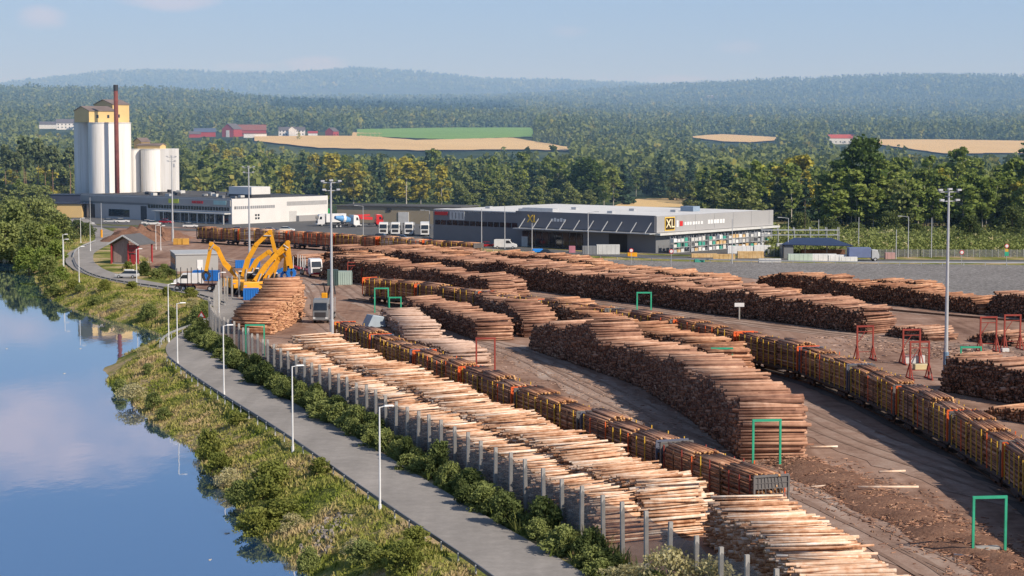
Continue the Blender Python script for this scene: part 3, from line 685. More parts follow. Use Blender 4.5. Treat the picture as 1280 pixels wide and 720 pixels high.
belt(1100, 1340, 272, 282, 34, [('birch',4),('olive',1),('spruce',2)], 'in the rear rank of the wood at the right', 'in the rear rank of the right wood', (.95, 1.2))
for px, py, s in [(1182,279,1.35),(1196,281,1.3),(1300,284,1.2)]:
    X, Y = G(px, py); plant('birch', X, Y, 'taller broad birch rising behind the tall pale mast', 'taller birches behind the mast', s)
# solid dark understorey of the woods
def wood_stuff(name, label, n, xy, h, leafk, mlist, seed, quads=26, cone=.5, keep=None, wide=.26, D_clear=True):
    rng = np.random.default_rng(seed); P = xy(rng, n)
    if keep is not None: P = P[keep(P)]
    if D_clear and len(P): P = P[(wob(P[:, 0], P[:, 1]*.6, 150, seed*1.0) < .92)]
    n = len(P); z = hgt(P[:, 0], P[:, 1]); H = h*rng.uniform(.65, 1.2, n)*(1+.2*wob(P[:, 0], P[:, 1], 60, 7.)); con = rng.random(n) < cone+.35*wob(P[:, 0], P[:, 1], 70, 3.)
    t = rng.random((n, quads)); t[:, :3] = [.95, .8, .6]; t[:, 3:6] = rng.random((n, 3))*.4
    rad = np.where(con[:, None], (1-t)**.9*wide*.8+.02, wide*np.sin(PI*np.clip(.12+.84*t, 0, 1))**.6)*H[:, None]
    a = rng.random((n, quads))*6.283; q = rad*np.sqrt(rng.random((n, quads)))
    C = np.stack([P[:, 0:1]+np.cos(a)*q, P[:, 1:2]+np.sin(a)*q, z[:, None]+t*H[:, None]*.96], -1).reshape(-1, 3)
    S = (H[:, None]*leafk*(.7+.6*rng.random((n, quads)))*np.where(con[:, None], (1.25-t*.9), 1)).reshape(-1)
    U, W = rand_axes(len(C), S, rng, .8, .0)
    tone = np.clip(rng.random((n, 1))*.35+rng.random((n, quads))*.2+.25+.45*wob(P[:, 0:1], P[:, 1:2], 75, 2.)+.2*wob(P[:, 0:1], P[:, 1:2], 310, 1.), 0, 1)
    uu, vv = proj(P[:, 0], P[:, 1], z); cloud_shade = np.clip(np.minimum(np.minimum(uu-330, 655-uu)/25, np.minimum(vv-np.interp(uu, [330, 655], [129, 132]), 148-vv)/3), 0, 1)*(P[:, 1] > 2200)
    tone = np.clip(tone-.75*cloud_shade[:, None], 0, 1); con = con | (cloud_shade > .5)  # cloud shadow put into the forest colour: darker tone, all spruce
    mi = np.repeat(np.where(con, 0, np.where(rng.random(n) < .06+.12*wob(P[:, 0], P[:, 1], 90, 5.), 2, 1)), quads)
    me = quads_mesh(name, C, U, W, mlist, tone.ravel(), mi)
    tag(put(name, me), label, 'forest', kind='stuff')
def xy_band(D0, D1, u0=-250, u1=1530, pw=1.0):
    def f(rng, n):
        D = D0+(D1-D0)*rng.random(n)**pw; u = rng.uniform(u0, u1, n); return np.stack([(u-640)/FPX*D, D], 1)
    return f
def proj(x, y, z):
    dz = z-CH; yc = dz*CT+y*ST; zc = y*CT-dz*ST
    return 640+FPX*x/zc, 360-FPX*yc/zc
def clear_of_fields(P, hh=15):
    z = hgt(P[:, 0], P[:, 1]); u, vb = proj(P[:, 0], P[:, 1], z); _, vt = proj(P[:, 0], P[:, 1], z+hh)
    ok = np.ones(len(P), bool); r = RNG.random(len(P)) 
    for nm, top, bot, m in FIELDS:
        x0, x1 = top[0][0]-2, top[-1][0]+2
        yt = np.interp(u, [p[0] for p in top], [p[1] for p in top]); yb = np.interp(u, [p[0] for p in bot], [p[1] for p in bot])
        bad = (u > x0) & (u < x1) & (vt < yb-2.5) & (vb > yt-.5) & (r < .9985)
        ok &= ~bad
    # farmyard on the slope
    bad = (u > 234) & (u < 432) & (vb > 166) & (vt < 171.5); ok &= ~(bad & (r < .985))
    bad = (u > 46) & (u < 96) & (vb > 157) & (vt < 162.5); ok &= ~bad
    bad = (u > 1034) & (u < 1068) & (vb > 174) & (vt < 181); ok &= ~bad
    bad = (u > 760) & (u < 872) & (P[:, 1] < 1000); ok &= ~bad
    return ok
FM = [leafmat('far_spruce', [(.045,.08,.035),(.09,.14,.055),(.15,.21,.075)], .8, 0, .1), leafmat('far_leaves', [(.10,.135,.042),(.18,.22,.065),(.27,.31,.09)], .8, 0, .25), leafmat('far_yellow_leaves', [(.17,.18,.05),(.27,.27,.07),(.38,.34,.09)], .8, 0, .25)]
def behind_front(P): 
    u = 640+FPX*P[:, 0]/P[:, 1]
    lim = np.interp(u, [0, 400, 760, 880, 1000, 1280], [790, 800, 810, 760, 650, 620]); return (P[:, 1] > lim)
wood_stuff('forest', 'dense mixed wood filling the flat ground behind the first rank of trees', 5200, xy_band(600, 1000), 13, .13, FM, 71, 44, .2, keep=lambda P: clear_of_fields(P) & behind_front(P))
wood_stuff('forest', 'mixed valley forest below the farm fields', 8500, xy_band(1000, 1700), 13, .145, FM, 72, 34, .25, keep=lambda P: clear_of_fields(P, 15))
wood_stuff('forest', 'forest on the slope just beyond the farm', 16000, xy_band(1700, 2900), 13.5, .165, FM, 73, 20, .55, keep=lambda P: clear_of_fields(P, 16))
wood_stuff('forest', 'dark forest on the long middle ridge', 27000, xy_band(2900, 4900), 14, .24, FM, 74, 11, .7, wide=.34)
wood_stuff('forest', 'forest on the broad hill at the right horizon', 24000, xy_band(4900, 7200), 15, .36, FM, 75, 8, .8, wide=.5)
wood_stuff('forest', 'forest on the far blue ridge at the left horizon', 14000, xy_band(7600, 9300, -250, 1300, .7), 16, .6, FM, 76, 6, .8, wide=.6)
# scrub meadow behind the highway at the right
def scrub_xy(rng, n):
    py = rng.uniform(287, 321, n); px = rng.uniform(960, 1420, n); P = np.array([G(a, b) for a, b in zip(px, py)]); return P
wood_stuff('scrub', 'yellow green scrub covering the meadow between the highway and the right wood', 5600, scrub_xy, 2.0, .2, [L_hedge, L_olive, L_dry], 77, 16, .3, wide=.55, D_clear=False)
for i, (px, py, s) in enumerate([(1110,292,1.3),(1145,296,1.1),(1200,290,1.5),(1212,300,1.2),(1265,296,1.4),(1035,291,1.2),(1000,292,1.1),(1070,294,1.0)]):
    X, Y = G(px, py); plant('hedge', X, Y, 'round green bush in front of the trunks of the right wood', 'bushes in front of the right wood', s*1.4)
rc = Curve2(ROADMID)
def near_road(P, w):
    best = np.full(len(P), 1e9)
    for i in range(0, len(rc.x), 1): best = np.minimum(best, np.hypot(P[:, 0]-rc.x[i], P[:, 1]-rc.y[i]))
    return best < w
# hedge along the post fence
fc = Curve2([(p[0]-1.75, p[1]-.65) for p in FENCE[:10]])
n = 135
for i in range(n):
    t = fc.L*(1-(i+random.uniform(.1, .9))/n); x, y, dx, dy = fc.at(t); d = random.uniform(-1.0, .7)
    near = t < 30
    key = random.choice(['hedge', 'shrub']) if not near else random.choice(['dry', 'hedge', 'shrub'])
    plant(key, float(x+dy*d), float(y-dx*d), 'dark green shrub in the hedge between the riverside road and the post fence' if not near else 'low shrub at the fence foot near the bottom edge of the picture', 'hedge shrubs along the post fence' if not near else 'shrubs at the near end of the fence', random.uniform(.45, .85)*(.95 if not near else .75), cat='shrub')
for px, py, s, l in [(835,752,1.05,'pale feathery bush at the bottom edge, left of the pair before the fence'),(885,760,1.05,'pale feathery bush at the bottom edge, right of the pair before the fence'),(790,738,.8,'small pale bush left of the feathery pair at the bottom edge'),(925,765,.8,'small twiggy bush right of the feathery pair at the bottom edge')]:
    X, Y = G(px, py); plant('dry', X, Y, l, None, s, cat='bush')
# shrubs of the bank
BANK = [(150,478,.8,'shrub'),(165,490,.9,'dry'),(185,470,.7,'shrub'),(192,500,1.0,'shrub'),(205,512,.8,'shrub'),(262,560,1.0,'lime'),(272,575,.9,'lime'),(250,548,.6,'dry'),(330,625,1.0,'lime'),(350,640,.95,'lime'),(320,600,.7,'dry'),(338,610,1.0,'lime'),(318,645,.8,'lime'),(365,655,.6,'dry'),
        (225,545,.8,'dry'),(300,610,.8,'shrub'),(285,590,.7,'dry'),(480,718,.6,'lime'),(503,728,.75,'lime'),(455,705,.8,'shrub'),(520,708,.7,'lime'),(440,690,.6,'dry'),(400,612,.6,'lime'),(380,590,.6,'lime'),(350,560,.6,'shrub'),(300,540,.6,'lime'),(285,515,.6,'lime'),(255,500,.6,'lime'),(235,480,.6,'lime'),(210,465,.6,'shrub'),
        (180,452,.6,'dry'),(140,495,.6,'dry'),(172,515,.8,'shrub'),(372,700,.7,'dry'),(385,690,.6,'shrub'),(560,712,.7,'lime'),(120,378,.8,'shrub'),(150,385,.8,'dry'),(185,395,.8,'shrub'),(100,368,.8,'shrub'),(90,355,.9,'lime'),(215,400,.7,'shrub'),(240,396,.6,'dry'),(130,362,.7,'lime'),(165,372,.7,'lime'),(208,382,.6,'lime'),(238,383,.6,'lime'),(110,388,.7,'dry'),(82,365,.9,'lime'),
        (178,424,.35,'shrub'),(98,290,1.2,'hedge'),(108,296,1.1,'hedge'),(88,300,1.3,'hedge'),(118,318,.9,'lime'),(180,345,.9,'hedge'),(196,348,.8,'shrub'),(212,346,.8,'hedge'),(160,338,.7,'lime'),(205,339,.7,'shrub')]
for px, py, s, k in BANK:
    X, Y = G(px, py, -1.5 if py > 365 else 0)
    if float(lake_sd(np.array(X), np.array(Y))) < -.6 or near_road(np.array([[X, Y]]), 3.4+1.9*s)[0]: continue
    nm = {'lime':'bright yellow green','shrub':'olive green','dry':'pale dry','hedge':'dark green'}[k]
    s = s*(.78 if py > 430 and k != 'lime' else .95)
    w = 'on the lake bank below the guard rail' if py > 430 else ('on the grassy bank north of the inlet' if py > 352 else 'on the verge beside the curving road')
    plant(k, X, Y, nm+' shrub '+w, nm+' shrubs '+w, s, cat='shrub')
# grass
def grass(name, label, n, fn, h, seed, w=.10, m=None):
    rng = np.random.default_rng(seed); P = fn(rng, n); n = len(P); z = hgt(P[:, 0], P[:, 1])
    pn = wob(P[:, 0], P[:, 1], 5.5, 4.)+.6*wob(P[:, 0], P[:, 1], 1.9, 1.); k = 5
    H = h*rng.uniform(.4, 1.3, (n, k))*(1+.5*np.clip(pn, -.6, 1))[:, None]
    a = rng.random((n, k))*6.283; o = rng.normal(0, .22, (n, k, 2)); lean = rng.normal(0, .35, (n, k, 2))*H[..., None]
    b = np.stack([P[:, None, 0]+o[..., 0], P[:, None, 1]+o[..., 1], np.repeat(z[:, None], k, 1)-.05], -1)
    wv = np.stack([np.cos(a)*w, np.sin(a)*w, a*0], -1); tp = b+np.concatenate([lean, H[..., None]], -1)
    V = np.stack([b-wv, b+wv, tp+wv*.25, tp-wv*.25], 2).reshape(-1, 3); N = n*k
    tone = np.clip(.50+.50*pn[:, None]+rng.normal(0, .14, (n, k)), 0, 1).ravel()
    me = np_mesh(name, V, np.arange(4*N), np.arange(N)*4, np.full(N, 4), m or M_bankgrass, None, tone)
    tag(put(name, me), label, 'grass', kind='stuff')
def poly_in(P, poly):
    x, y = P[:, 0], P[:, 1]; ins = np.zeros(len(P), bool); n = len(poly)
    for i in range(n):
        ax, ay = poly[i]; bx, by = poly[(i+1) % n]; c = (ay > y) != (by > y); c &= x < (bx-ax)*(y-ay)/(by-ay+1e-12)+ax; ins ^= c
    return ins
leftroad = [(a-3.4*q, b+3.4*p) for a, b, p, q in zip(*Curve2(ROADMID[:60]).at(np.linspace(0, Curve2(ROADMID[:60]).L, 50)))]
BANKPOLY = [G(x, y) for x, y in [(720,800),(640,738),(560,687),(500,647),(440,605),(375,558),(330,529),(280,499),(240,472),(208,449),(198,436),(190,425),(120,455),(100,480),(130,520),(200,590),(250,690),(340,800)]]
NPOLY = [G(x, y) for x, y in [(262,398),(278,390),(268,380),(225,366),(180,360),(140,352),(110,342),(94,332),(88,320),(60,320),(40,335),(40,365),(60,395),(110,410),(170,425),(214,430),(220,415)]]
NPOLY2 = [G(x, y) for x, y in [(104,330),(106,320),(122,310),(136,300),(128,290),(90,282),(60,288),(60,320),(90,328)]]
HEDGE = [G(x, y) for x, y in [(720,717),(640,672),(560,625),(500,585),(440,545),(400,520),(350,490),(310,465),(270,440),(252,425),(262,405)]]+[(p[0]+.3, p[1]) for p in FENCE[8:0:-1]]
ISLE = [G(x, y) for x, y in [(150,338),(185,345),(215,352),(235,352),(230,345),(190,340),(182,322),(170,332)]]
def in_poly(poly, rw=0):
    p = np.array(poly); x0, y0 = p.min(0); x1, y1 = p.max(0)
    def f(rng, n):
        P = np.stack([rng.uniform(x0, x1, n), rng.uniform(y0, y1, n)], 1); P = P[poly_in(P, poly)]
        sd = lake_sd(P[:, 0], P[:, 1]); P = P[sd > .1]
        return P[~near_road(P, rw)] if rw else P
    return f
grass('grass', 'green and straw coloured grass and weeds on the lake bank', 52000, in_poly(BANKPOLY, 3.9), .28, 81)
grass('grass', 'rough grass on the bank north of the inlet', 30000, in_poly(NPOLY, 3.9), .32, 82)
grass('grass', 'weeds on the verge inside the road bend', 3000, in_poly(NPOLY2, 4.2), .5, 83)
grass('grass', 'grassy island between the shed and the container building', 2500, in_poly(ISLE, 4.2), .45, 84)
grass('grass', 'tall green weeds between the road and the post fence', 26000, in_poly(HEDGE, 3.5), .85, 85, m=mat('hedge_weeds', [(.06,.08,.02),(.13,.17,.04),(.25,.26,.08),(.38,.32,.16)], scale=.3, world=True, attr=.4, trans=.25, rough=.8, spec=.1))
# rocks showing through the bank
rng = np.random.default_rng(91); b = MB()
X0, Y0 = G(408, 668, -1.5)
M_rock = mat('grey_rock', [(.17,.15,.135),(.36,.32,.285)], scale=1.5, attr=0)
for i in range(110):
    a = rng.uniform(0, 6.28); q = rng.random()**.6; x = X0+math.cos(a)*q*2.0; y = Y0+math.sin(a)*q*4.5; s = rng.uniform(.10, .30)
    b.box((x, y, float(hgt(x, y))+s*.25), (s*1.6, s*1.2, s), rng.uniform(0, 3), 0, rng.uniform(.4, .8))
tag(b.build('rubble', M_rock), 'patch of grey rubble stones showing through the dry grass of the bank', 'rubble', kind='stuff')

for px, py, r, l in [(283,667,.2,'small pale foam patch on the water near the bank bushes'),(100,436,.14,'upper pale speck floating near the silo reflection'),(80,467,.14,'pale speck floating left of the wooded bank tip'),(8,436,.14,'pale speck floating at the left picture edge'),(262,700,.1,'tiny pale speck floating near the bottom edge')]:
    X, Y = G(px, py, -3.0); b = MB(); b.cyl((0,0,-.01),(0,0,.05),r,r*.8,9); b.cyl((r*.9,.2,-.01),(r*.9,.2,.04),r*.5,r*.4,7); tag(b.build('foam_patch', M_dryfoam, None, (X, Y, -3.0)), l, 'foam patch')
# ---------------------------------------------------------------- post fence with netting
def post_fence(name, label, pts, spacing, H, z=0.0, net=True):
    c = Curve2(pts); n = int(c.L/spacing); root = thing(name, label, 'fence', (pts[0][0], pts[0][1], 0)); ox, oy = pts[0]
    P = []
    for i in range(n+1):
        x, y, dx, dy = [float(v) for v in c.at(i*spacing)]; x += random.uniform(-.08, .08)
        h = H*random.uniform(.95, 1.04); lean = random.uniform(-.08, .08)
        b = MB(); b.bar((0, 0, -.1), (lean, random.uniform(-.08, .08), h), .27, .22); b.build('post', M_conc, root, (x-ox, y-oy, z), math.atan2(dy, dx))
        P.append((x-ox, y-oy, h))
    if net:
        for (x0, y0, h0), (x1, y1, h1) in zip(P[:-1], P[1:]):
            b = MB(); m = 5; sag = random.uniform(.15, .6); V = []
            for i in range(m+1):
                k = i/m; V.append((x0+(x1-x0)*k, y0+(y1-y0)*k, .05)); V.append((x0+(x1-x0)*k, y0+(y1-y0)*k, (h0*(1-k)+h1*k)*.93-sag*math.sin(PI*k)))
            b.add(V, [(2*i, 2*i+2, 2*i+3, 2*i+1) for i in range(m)]); b.build('netting', M_net, root)
    return root
post_fence('post_fence', 'long fence of tall concrete posts with grey netting beside the birch logs', FENCE[:9], 3.7, 4.3)
post_fence('post_fence', 'short run of tall concrete posts curving in front of the yellow excavators', [G(*p) for p in [(268,398),(270,386),(281,374),(297,371),(311,370),(322,369),(334,367),(341,362)]], 2.8, 4.2, net=False)
# roadside guard rail
def guard_rail(name, label, pts, z=0.0, step=4.0, m=None, h=.72, thick=.07):
    c = Curve2(pts); n = int(c.L/step); ox, oy = pts[0]; root = thing(name, label, 'guard rail', (ox, oy, z)); b = MB(); pr = None
    k = max(n, int(c.L/2)); 
    for i in range(k+1):
        x, y, dx, dy = [float(v) for v in c.at(i*c.L/k)]; q = (x-ox, y-oy)
        if pr: 
            for zz in (h-.07, h-.22): b.bar((pr[0], pr[1], zz), (q[0], q[1], zz), thick, .13)
            b.bar((pr[0], pr[1], h-.145), (q[0], q[1], h-.145), thick*.5, .06)
        pr = q
    b.build('rail', m or M_steel, root)
    for i in range(min(n, 98)+1):
        x, y, dx, dy = [float(v) for v in c.at(i*c.L/min(n, 98))]
        MB().box((0, 0, h/2-.1), (.12, .10, h+.1)).build('post', M_steel, root, (x-ox-dy*.12, y-oy+dx*.12, 0), math.atan2(dy, dx))
    return root
cL = Curve2(ROADMID[:60]); tt = np.linspace(0, cL.L, 50); x, y, dx, dy = cL.at(tt)
M_grail = paint('weathered_guard_rail', (.16,.17,.20), .55, .4)
edgeL = [(float(a-3.7*q), float(b+3.7*p)) for a, b, p, q in zip(x, y, dx, dy)]
guard_rail('guard_rail', 'dark weathered guard rail along the lake side of the riverside road', edgeL[:34], -.1, 4.0, M_grail, .8, .09)
guard_rail('guard_rail', 'light grey guard rail curving around the road bend at the inlet', [G(*p) for p in [(201,434),(203,428),(212,422),(225,418),(242,413),(256,408),(266,402)]], .1, 3.0, M_steel, .9)
guard_rail('guard_rail', 'dark guard rail on the far bank following the road towards the shed', [G(*p) for p in [(282,382),(262,375),(235,367),(205,362),(175,358),(140,353),(112,345),(96,335),(92,325)]], -.1, 3.5, M_grail, .7)
guard_rail('guard_rail', 'low guard rail at the top of the road curve by the wooded shore', [G(*p) for p in [(92,322),(93,316),(104,309),(120,303)]], 0, 3.0, M_steel, .7)
guard_rail('guard_rail', 'long pale guard rail between the highway and the timber yard', [G(*p) for p in [(300,293),(400,299),(480,305),(560,310),(650,317),(720,322),(820,327),(950,330),(1100,332),(1280,332.5),(1500,333)]], .05, 4.6, M_steel, .85)
fr = thing('wire_fence', 'fine grey wire fence behind the highway in front of the scrub meadow', 'fence', (*G(960,321), 0)); b = MB(); x0, y0 = G(960, 321); x1, y1 = G(1420, 322)
for i in range(60):
    k = i/59; MB().cyl((0, 0, 0), (0, 0, 1.9), .05, n=5).build('post', M_steel, fr, ((x1-x0)*k, (y1-y0)*k, 0))
V = [(0, 0, .1), (x1-x0, y1-y0, .1), (x1-x0, y1-y0, 1.8), (0, 0, 1.8)]; MB().add(V, [(0, 1, 2, 3)]).build('mesh_panel', M_net, fr)

# ---------------------------------------------------------------- lamps and masts
def road_lamp(px, py, h, label, arm=(.9, .35), m=M_white):
    X, Y = G(px, py); z = float(hgt(X, Y)); o = thing('street_lamp', label, 'street lamp', (X, Y, z), 0, 'street lamps along the riverside road')
    b = MB(); b.cyl((0, 0, -.2), (0, 0, h), .09, .055, 8); b.cyl((0, 0, -.2), (0, 0, .6), .13, n=8); b.build('pole', m, o)
    L = math.hypot(*arm); ux, uy = arm[0]/L, arm[1]/L
    MB().cyl((-.05*ux, 0, h-.05), (ux*.6, uy*.6, h+.06), .035, n=6).build('arm', m, o)
    MB().box((0, 0, 0), (.85, .30, .13), 0, 0, .8).build('lamp_head', M_white, o, (ux*.75, uy*.75, h+.07), math.atan2(uy, ux), bevel=.03)
for (px, py, h, lab) in [(475,640,8.3,'nearest of the slim street lamps on the lake side of the road'),(366,563,8.1,'second slim street lamp from the bottom of the picture'),
     (280,496,8.0,'slim street lamp beside the road left of the birch stack start'),(222,457,7.9,'slim street lamp on the inside of the sharp road bend'),
     (211,428,8.2,'slim street lamp at the guard rail by the inlet'),(274,402,7.6,'slim street lamp behind the warning sign at the hedge start'),
     (171,359,7.2,'slim street lamp near the silver parked car'),(99,351,7.2,'slim street lamp on the bank left of the red shed'),
     (80,339,7.5,'slim street lamp at the tip of the wooded shore'),(79,331,7.0,'slim street lamp half hidden behind the wooded shore'),
     (113,314,6.8,'slim street lamp where the road curves behind the shed'),(101,304,6.5,'slim street lamp at the far end of the road curve'),
     (195,312,6.0,'thin lamp post in the brown yard left of the pair behind the shed'),(201,313,6.0,'thin lamp post in the brown yard right of the pair behind the shed')]:
    road_lamp(px, py, h, lab)
def mast(px, py, h, label, base=None):
    X, Y = G(px, py); o = thing('light_mast', label, 'light mast', (X, Y, 0), random.uniform(-.3, .3), 'tall floodlight masts of the yard')
    b = MB(); b.cyl((0, 0, 0), (0, 0, h), .26, .12, 10); b.build('pole', M_steel, o)
    MB().cyl((0, 0, 0), (0, 0, 3.2), .34, .33, 10).build('sleeve', base or M_steel, o)
    b = MB(); b.bar((-1.3, 0, h-.2), (1.3, 0, h-.2), .1); b.bar((-1.1, 0, h-1.3), (1.1, 0, h-1.3), .1); b.bar((0, -.9, h-.75), (0, .9, h-.75), .1); b.build('crossarm', M_steel, o)
    for dx, z in ((-1.2, h), (0, h+.1), (1.2, h), (-1.0, h-1.2), (1.0, h-1.2)): MB().box((dx, -.25, z+.05), (.5, .42, .22)).build('floodlight', M_steel, o)
mast(1182, 473, 22.6, 'tall pale floodlight mast standing among the red gauge frames at the right', paint('blue_grey_paint', (.16,.25,.36)))
mast(415, 428, 22.6, 'tall floodlight mast beside the parked grey timber truck')
mast(312, 329, 21.4, 'tall floodlight mast rising behind the yellow excavators')
mast(216, 302, 22.5, 'tall floodlight mast in front of the left part of the commercial building')
def pole(px, py, h, label, lampside=0, m=M_steel, foot=None):
    X, Y = G(px, py); o = thing('lamp_post', label, 'lamp post', (X, Y, 0), 0, 'lamp posts around the highway')
    MB().cyl((0, 0, 0), (0, 0, h), .13, .08, 7).build('pole', m, o)
    if lampside: b = MB(); b.bar((0, 0, h-.05), (lampside*1.6, 0, h+.15), .09); b.build('arm', m, o); MB().box((lampside*2.0, 0, h+.15), (1.0, .3, .15)).build('lamp_head', m, o)
    if foot: MB().cyl((0, 0, 0), (0, 0, 2.2), .3, n=8).build('foot_sleeve', foot, o)
for a in [(127,297,9.5,'thin lamp post with an orange foot left of the bark mound',0,M_steel,M_exc),(1135,322,9.5,'lamp post with a short arm behind the wire fence in the scrub',-1),(985,322,9.2,'lamp post with a short arm left of the blue roofed shed',-1),(1164,322,9.3,'plain thin pole in the scrub left of the tall pale mast',0),
          (1073,315,8.5,'plain thin pole at the right end of the blue roofed shed',0),(1120,324,6.8,'short thin pole beside the scrub meadow',0),(1023,306,6.5,'thin pole behind the blue roofed shed',0),
          (602,311,10,'thin pole in front of the long dark shop window band, left one',0),(631,313,11,'pale pole in front of the dark shop, right one',0),(735,322,10.5,'thin pale pole in front of the canopy struts',1),(454,294,8.2,'lamp post behind the parked trucks, left one',-1),(537,302,8.2,'lamp post at the left corner of the dark shop',-1),(665,316,7.2,'thick pale post at the left end of the canopy',0),(113,281,8.5,'thin lamp post in front of the left end of the commercial building',0),(1006,300,11,'old wooden pylon behind the blue roofed shed',0,M_trunk),(915,330,10,'thin pole in front of the racks of building goods',0)]:
    pole(*a)
# signs
def round_sign(px, py, h, label, faces):
    X, Y = G(px, py); o = thing('road_sign', label, 'road sign', (X, Y, 0)); MB().cyl((0, 0, 0), (0, 0, h), .05, n=6).build('pole', M_steel, o)
    z = h
    for k in faces:
        if k == 'no':
            MB().cyl((0, -.06, z-.45), (0, -.10, z-.45), .48, n=20).build('sign_ring', M_red2, o); MB().cyl((0, -.10, z-.45), (0, -.13, z-.45), .34, n=20).build('sign_face', M_white, o); z -= 1.0
        if k == 'yel': MB().box((0, -.08, z-.4), (.7, .04, .6)).build('sign_face', M_yellow, o); z -= .7
        if k == 'grn': MB().box((0, -.08, z-.5), (.9, .04, .9)).build('sign_face', M_green, o); z -= 1
M_red2 = paint('signal_red', (.62,.03,.03))
round_sign(789, 331, 3.6, 'round red and white road sign left of the two in front of the shop', ['no'])
round_sign(839, 334, 3.9, 'round red and white road sign right of the two in front of the shop', ['no'])
round_sign(1202, 331, 3.2, 'round red and white sign left of the tall stacked sign by the scrub', ['no'])
round_sign(1258, 331, 4.6, 'stacked road sign with red ring, yellow and green plates at the right edge', ['no', 'yel', 'grn'])
X, Y = G(252, 412); o = thing('warning_sign', 'white and red triangular warning sign at the road bend by the inlet', 'road sign', (X, Y, -.2))
MB().cyl((0, 0, 0), (0, 0, 3.0), .05, n=6).build('pole', M_steel, o)
MB().add([(-.62,-.08,1.95),(.62,-.08,1.95),(0,-.08,3.05),(-.62,-.05,1.95),(.62,-.05,1.95),(0,-.05,3.05)], [(0,1,2),(5,4,3),(0,3,4,1),(1,4,5,2),(2,5,3,0)]).build('sign_border', M_red2, o)
MB().add([(-.36,-.10,2.1),(.36,-.10,2.1),(0,-.10,2.75)], [(0,1,2)]).build('sign_face', M_white, o); MB().box((0, -.07, 1.5), (1.25, .04, .75)).build('lower_plate', M_white, o)
X, Y = G(924, 400); o = thing('lane_sign', 'small white board on a post in front of the very long tall log row', 'sign', (X, Y, 0)); MB().cyl((0, 0, 0), (0, 0, 2.4), .12, n=6).build('post', M_conc, o); MB().box((0, -.1, 2.4), (1.5, .1, .6)).build('board', M_white, o)

# ---------------------------------------------------------------- gauge frames
def portal(px, py, w, h, label, m, rz=0.0, cat='portal frame', kind=0, t=.22, group=None, dx=0, dy=0):
    X, Y = G(px, py); o = thing('portal_frame', label, cat, (X+dx, Y+dy, 0), rz, group); a = w/2
    for s in (-1, 1): MB().bar((s*a, 0, 0), (s*a, 0, h), t).build('leg', m, o)
    MB().bar((-a-t/2, 0, h+t/2), (a+t/2, 0, h+t/2), t*1.1).build('crossbeam', m, o)
    if kind:
        for s in (-1, 1):
            b = MB(); b.bar((s*a, .1, h*.45), (s*(a+.05), 1.5, 0), .12); b.bar((s*a, -.1, h*.45), (s*(a+.05), -1.5, 0), .12); b.bar((s*a, -1.6, .1), (s*a, 1.6, .1), .18); b.build('foot', m, o)
        b = MB(); b.bar((-a, 0, h*.86), (a, 0, h*.86), .1); b.bar((-a, 0, h*.5), (0, 0, h*.86), .08); b.bar((-a, 0, h*.25), (a, 0, h*.25), .08); b.build('brace', m, o)
    return o
gd = 'green steel gauge frames of the yard'
portal(1236, 694, 2.35, 4.05, 'large green portal frame at the bottom right corner beside the bark heap', M_green, .12, group=gd, t=.17)
portal(958, 584, 2.45, 4.1, 'green portal frame standing in front of the near end of the huge central stack', M_green, .12, group=gd, t=.19)
portal(319, 446, 2.4, 4.1, 'green portal frame behind the posts at the far end of the birch stack', M_green, .05, group=gd, t=.18)
portal(477, 391, 2.2, 3.9, 'taller green portal frame of the two at the left hand log rows', M_green, .1, group=gd, t=.2)
portal(494, 391, 1.9, 2.4, 'lower green frame touching the taller one at the left hand log rows', M_green, .1, group=gd, t=.2)
portal(805, 400, 2.2, 4.2, 'green portal frame between the right hand train and the very long row', M_green, .05, group=gd, t=.2)
portal(1213, 478, 2.4, 4.1, 'low green frame in front of the red frames near the right edge', M_green, .05, group=gd, t=.18)
portal(902, 486, 2.4, 4.6, 'green frame sticking out of the top of the log stack beside the right hand train', M_green, .05, group=gd, t=.18)
rg = 'red portal frames with braced feet'
for px, py, w, h, l in [(1081,450,2.1,4.3,'red braced frame nearest the right hand train, leftmost of the four big ones'),(1139,455,2.2,4.3,'red braced frame behind the concrete blocks'),(1149,474,2.3,4.4,'red frame standing in front of another red one, closest to the tall mast'),(1235,440,2.2,4.6,'red braced frame right of the tall mast'),(1265,437,2.2,4.6,'red braced frame furthest right beside the picture edge'),(607,463,2.3,3.9,'thin red frame between the two trains at the pale low piles')]:
    portal(px, py, w, h, l, M_red, .1, kind=0 if px == 607 else 1, group=rg, t=.2)
for px, py, w, h, l in [(443,354,2.6,4.0,'taller red tubular rack by the grey and green bins'),(460,355,2.6,3.0,'lower red tubular rack by the left end of the right hand train')]:
    o = portal(px, py, w, h, l, M_red, .3, cat='rack', kind=1, t=.14)
for px, py, l, m, d in [(1142,454,'white concrete block among the red frames',M_offw,(2.6,1.2,1.0)),(1151,462,'yellowish concrete block among the red frames',paint('straw_paint',(.6,.5,.28)),(1.8,.9,.7)),(1233,692,'grey concrete block under the large green frame',M_conc,(1.9,.8,.5)),(738,519,'pale slab beside the left hand train',M_conc,(3.5,2.0,.5)),(1256,440,'white block at the foot of the furthest right red frame',M_offw,(1,.7,.5))]:
    X, Y = G(px, py); b = MB().box((0, 0, d[2]/2), d); tag(b.build('concrete_block', m, None, (X, Y, .02), .15, bevel=.05), l, 'concrete block')

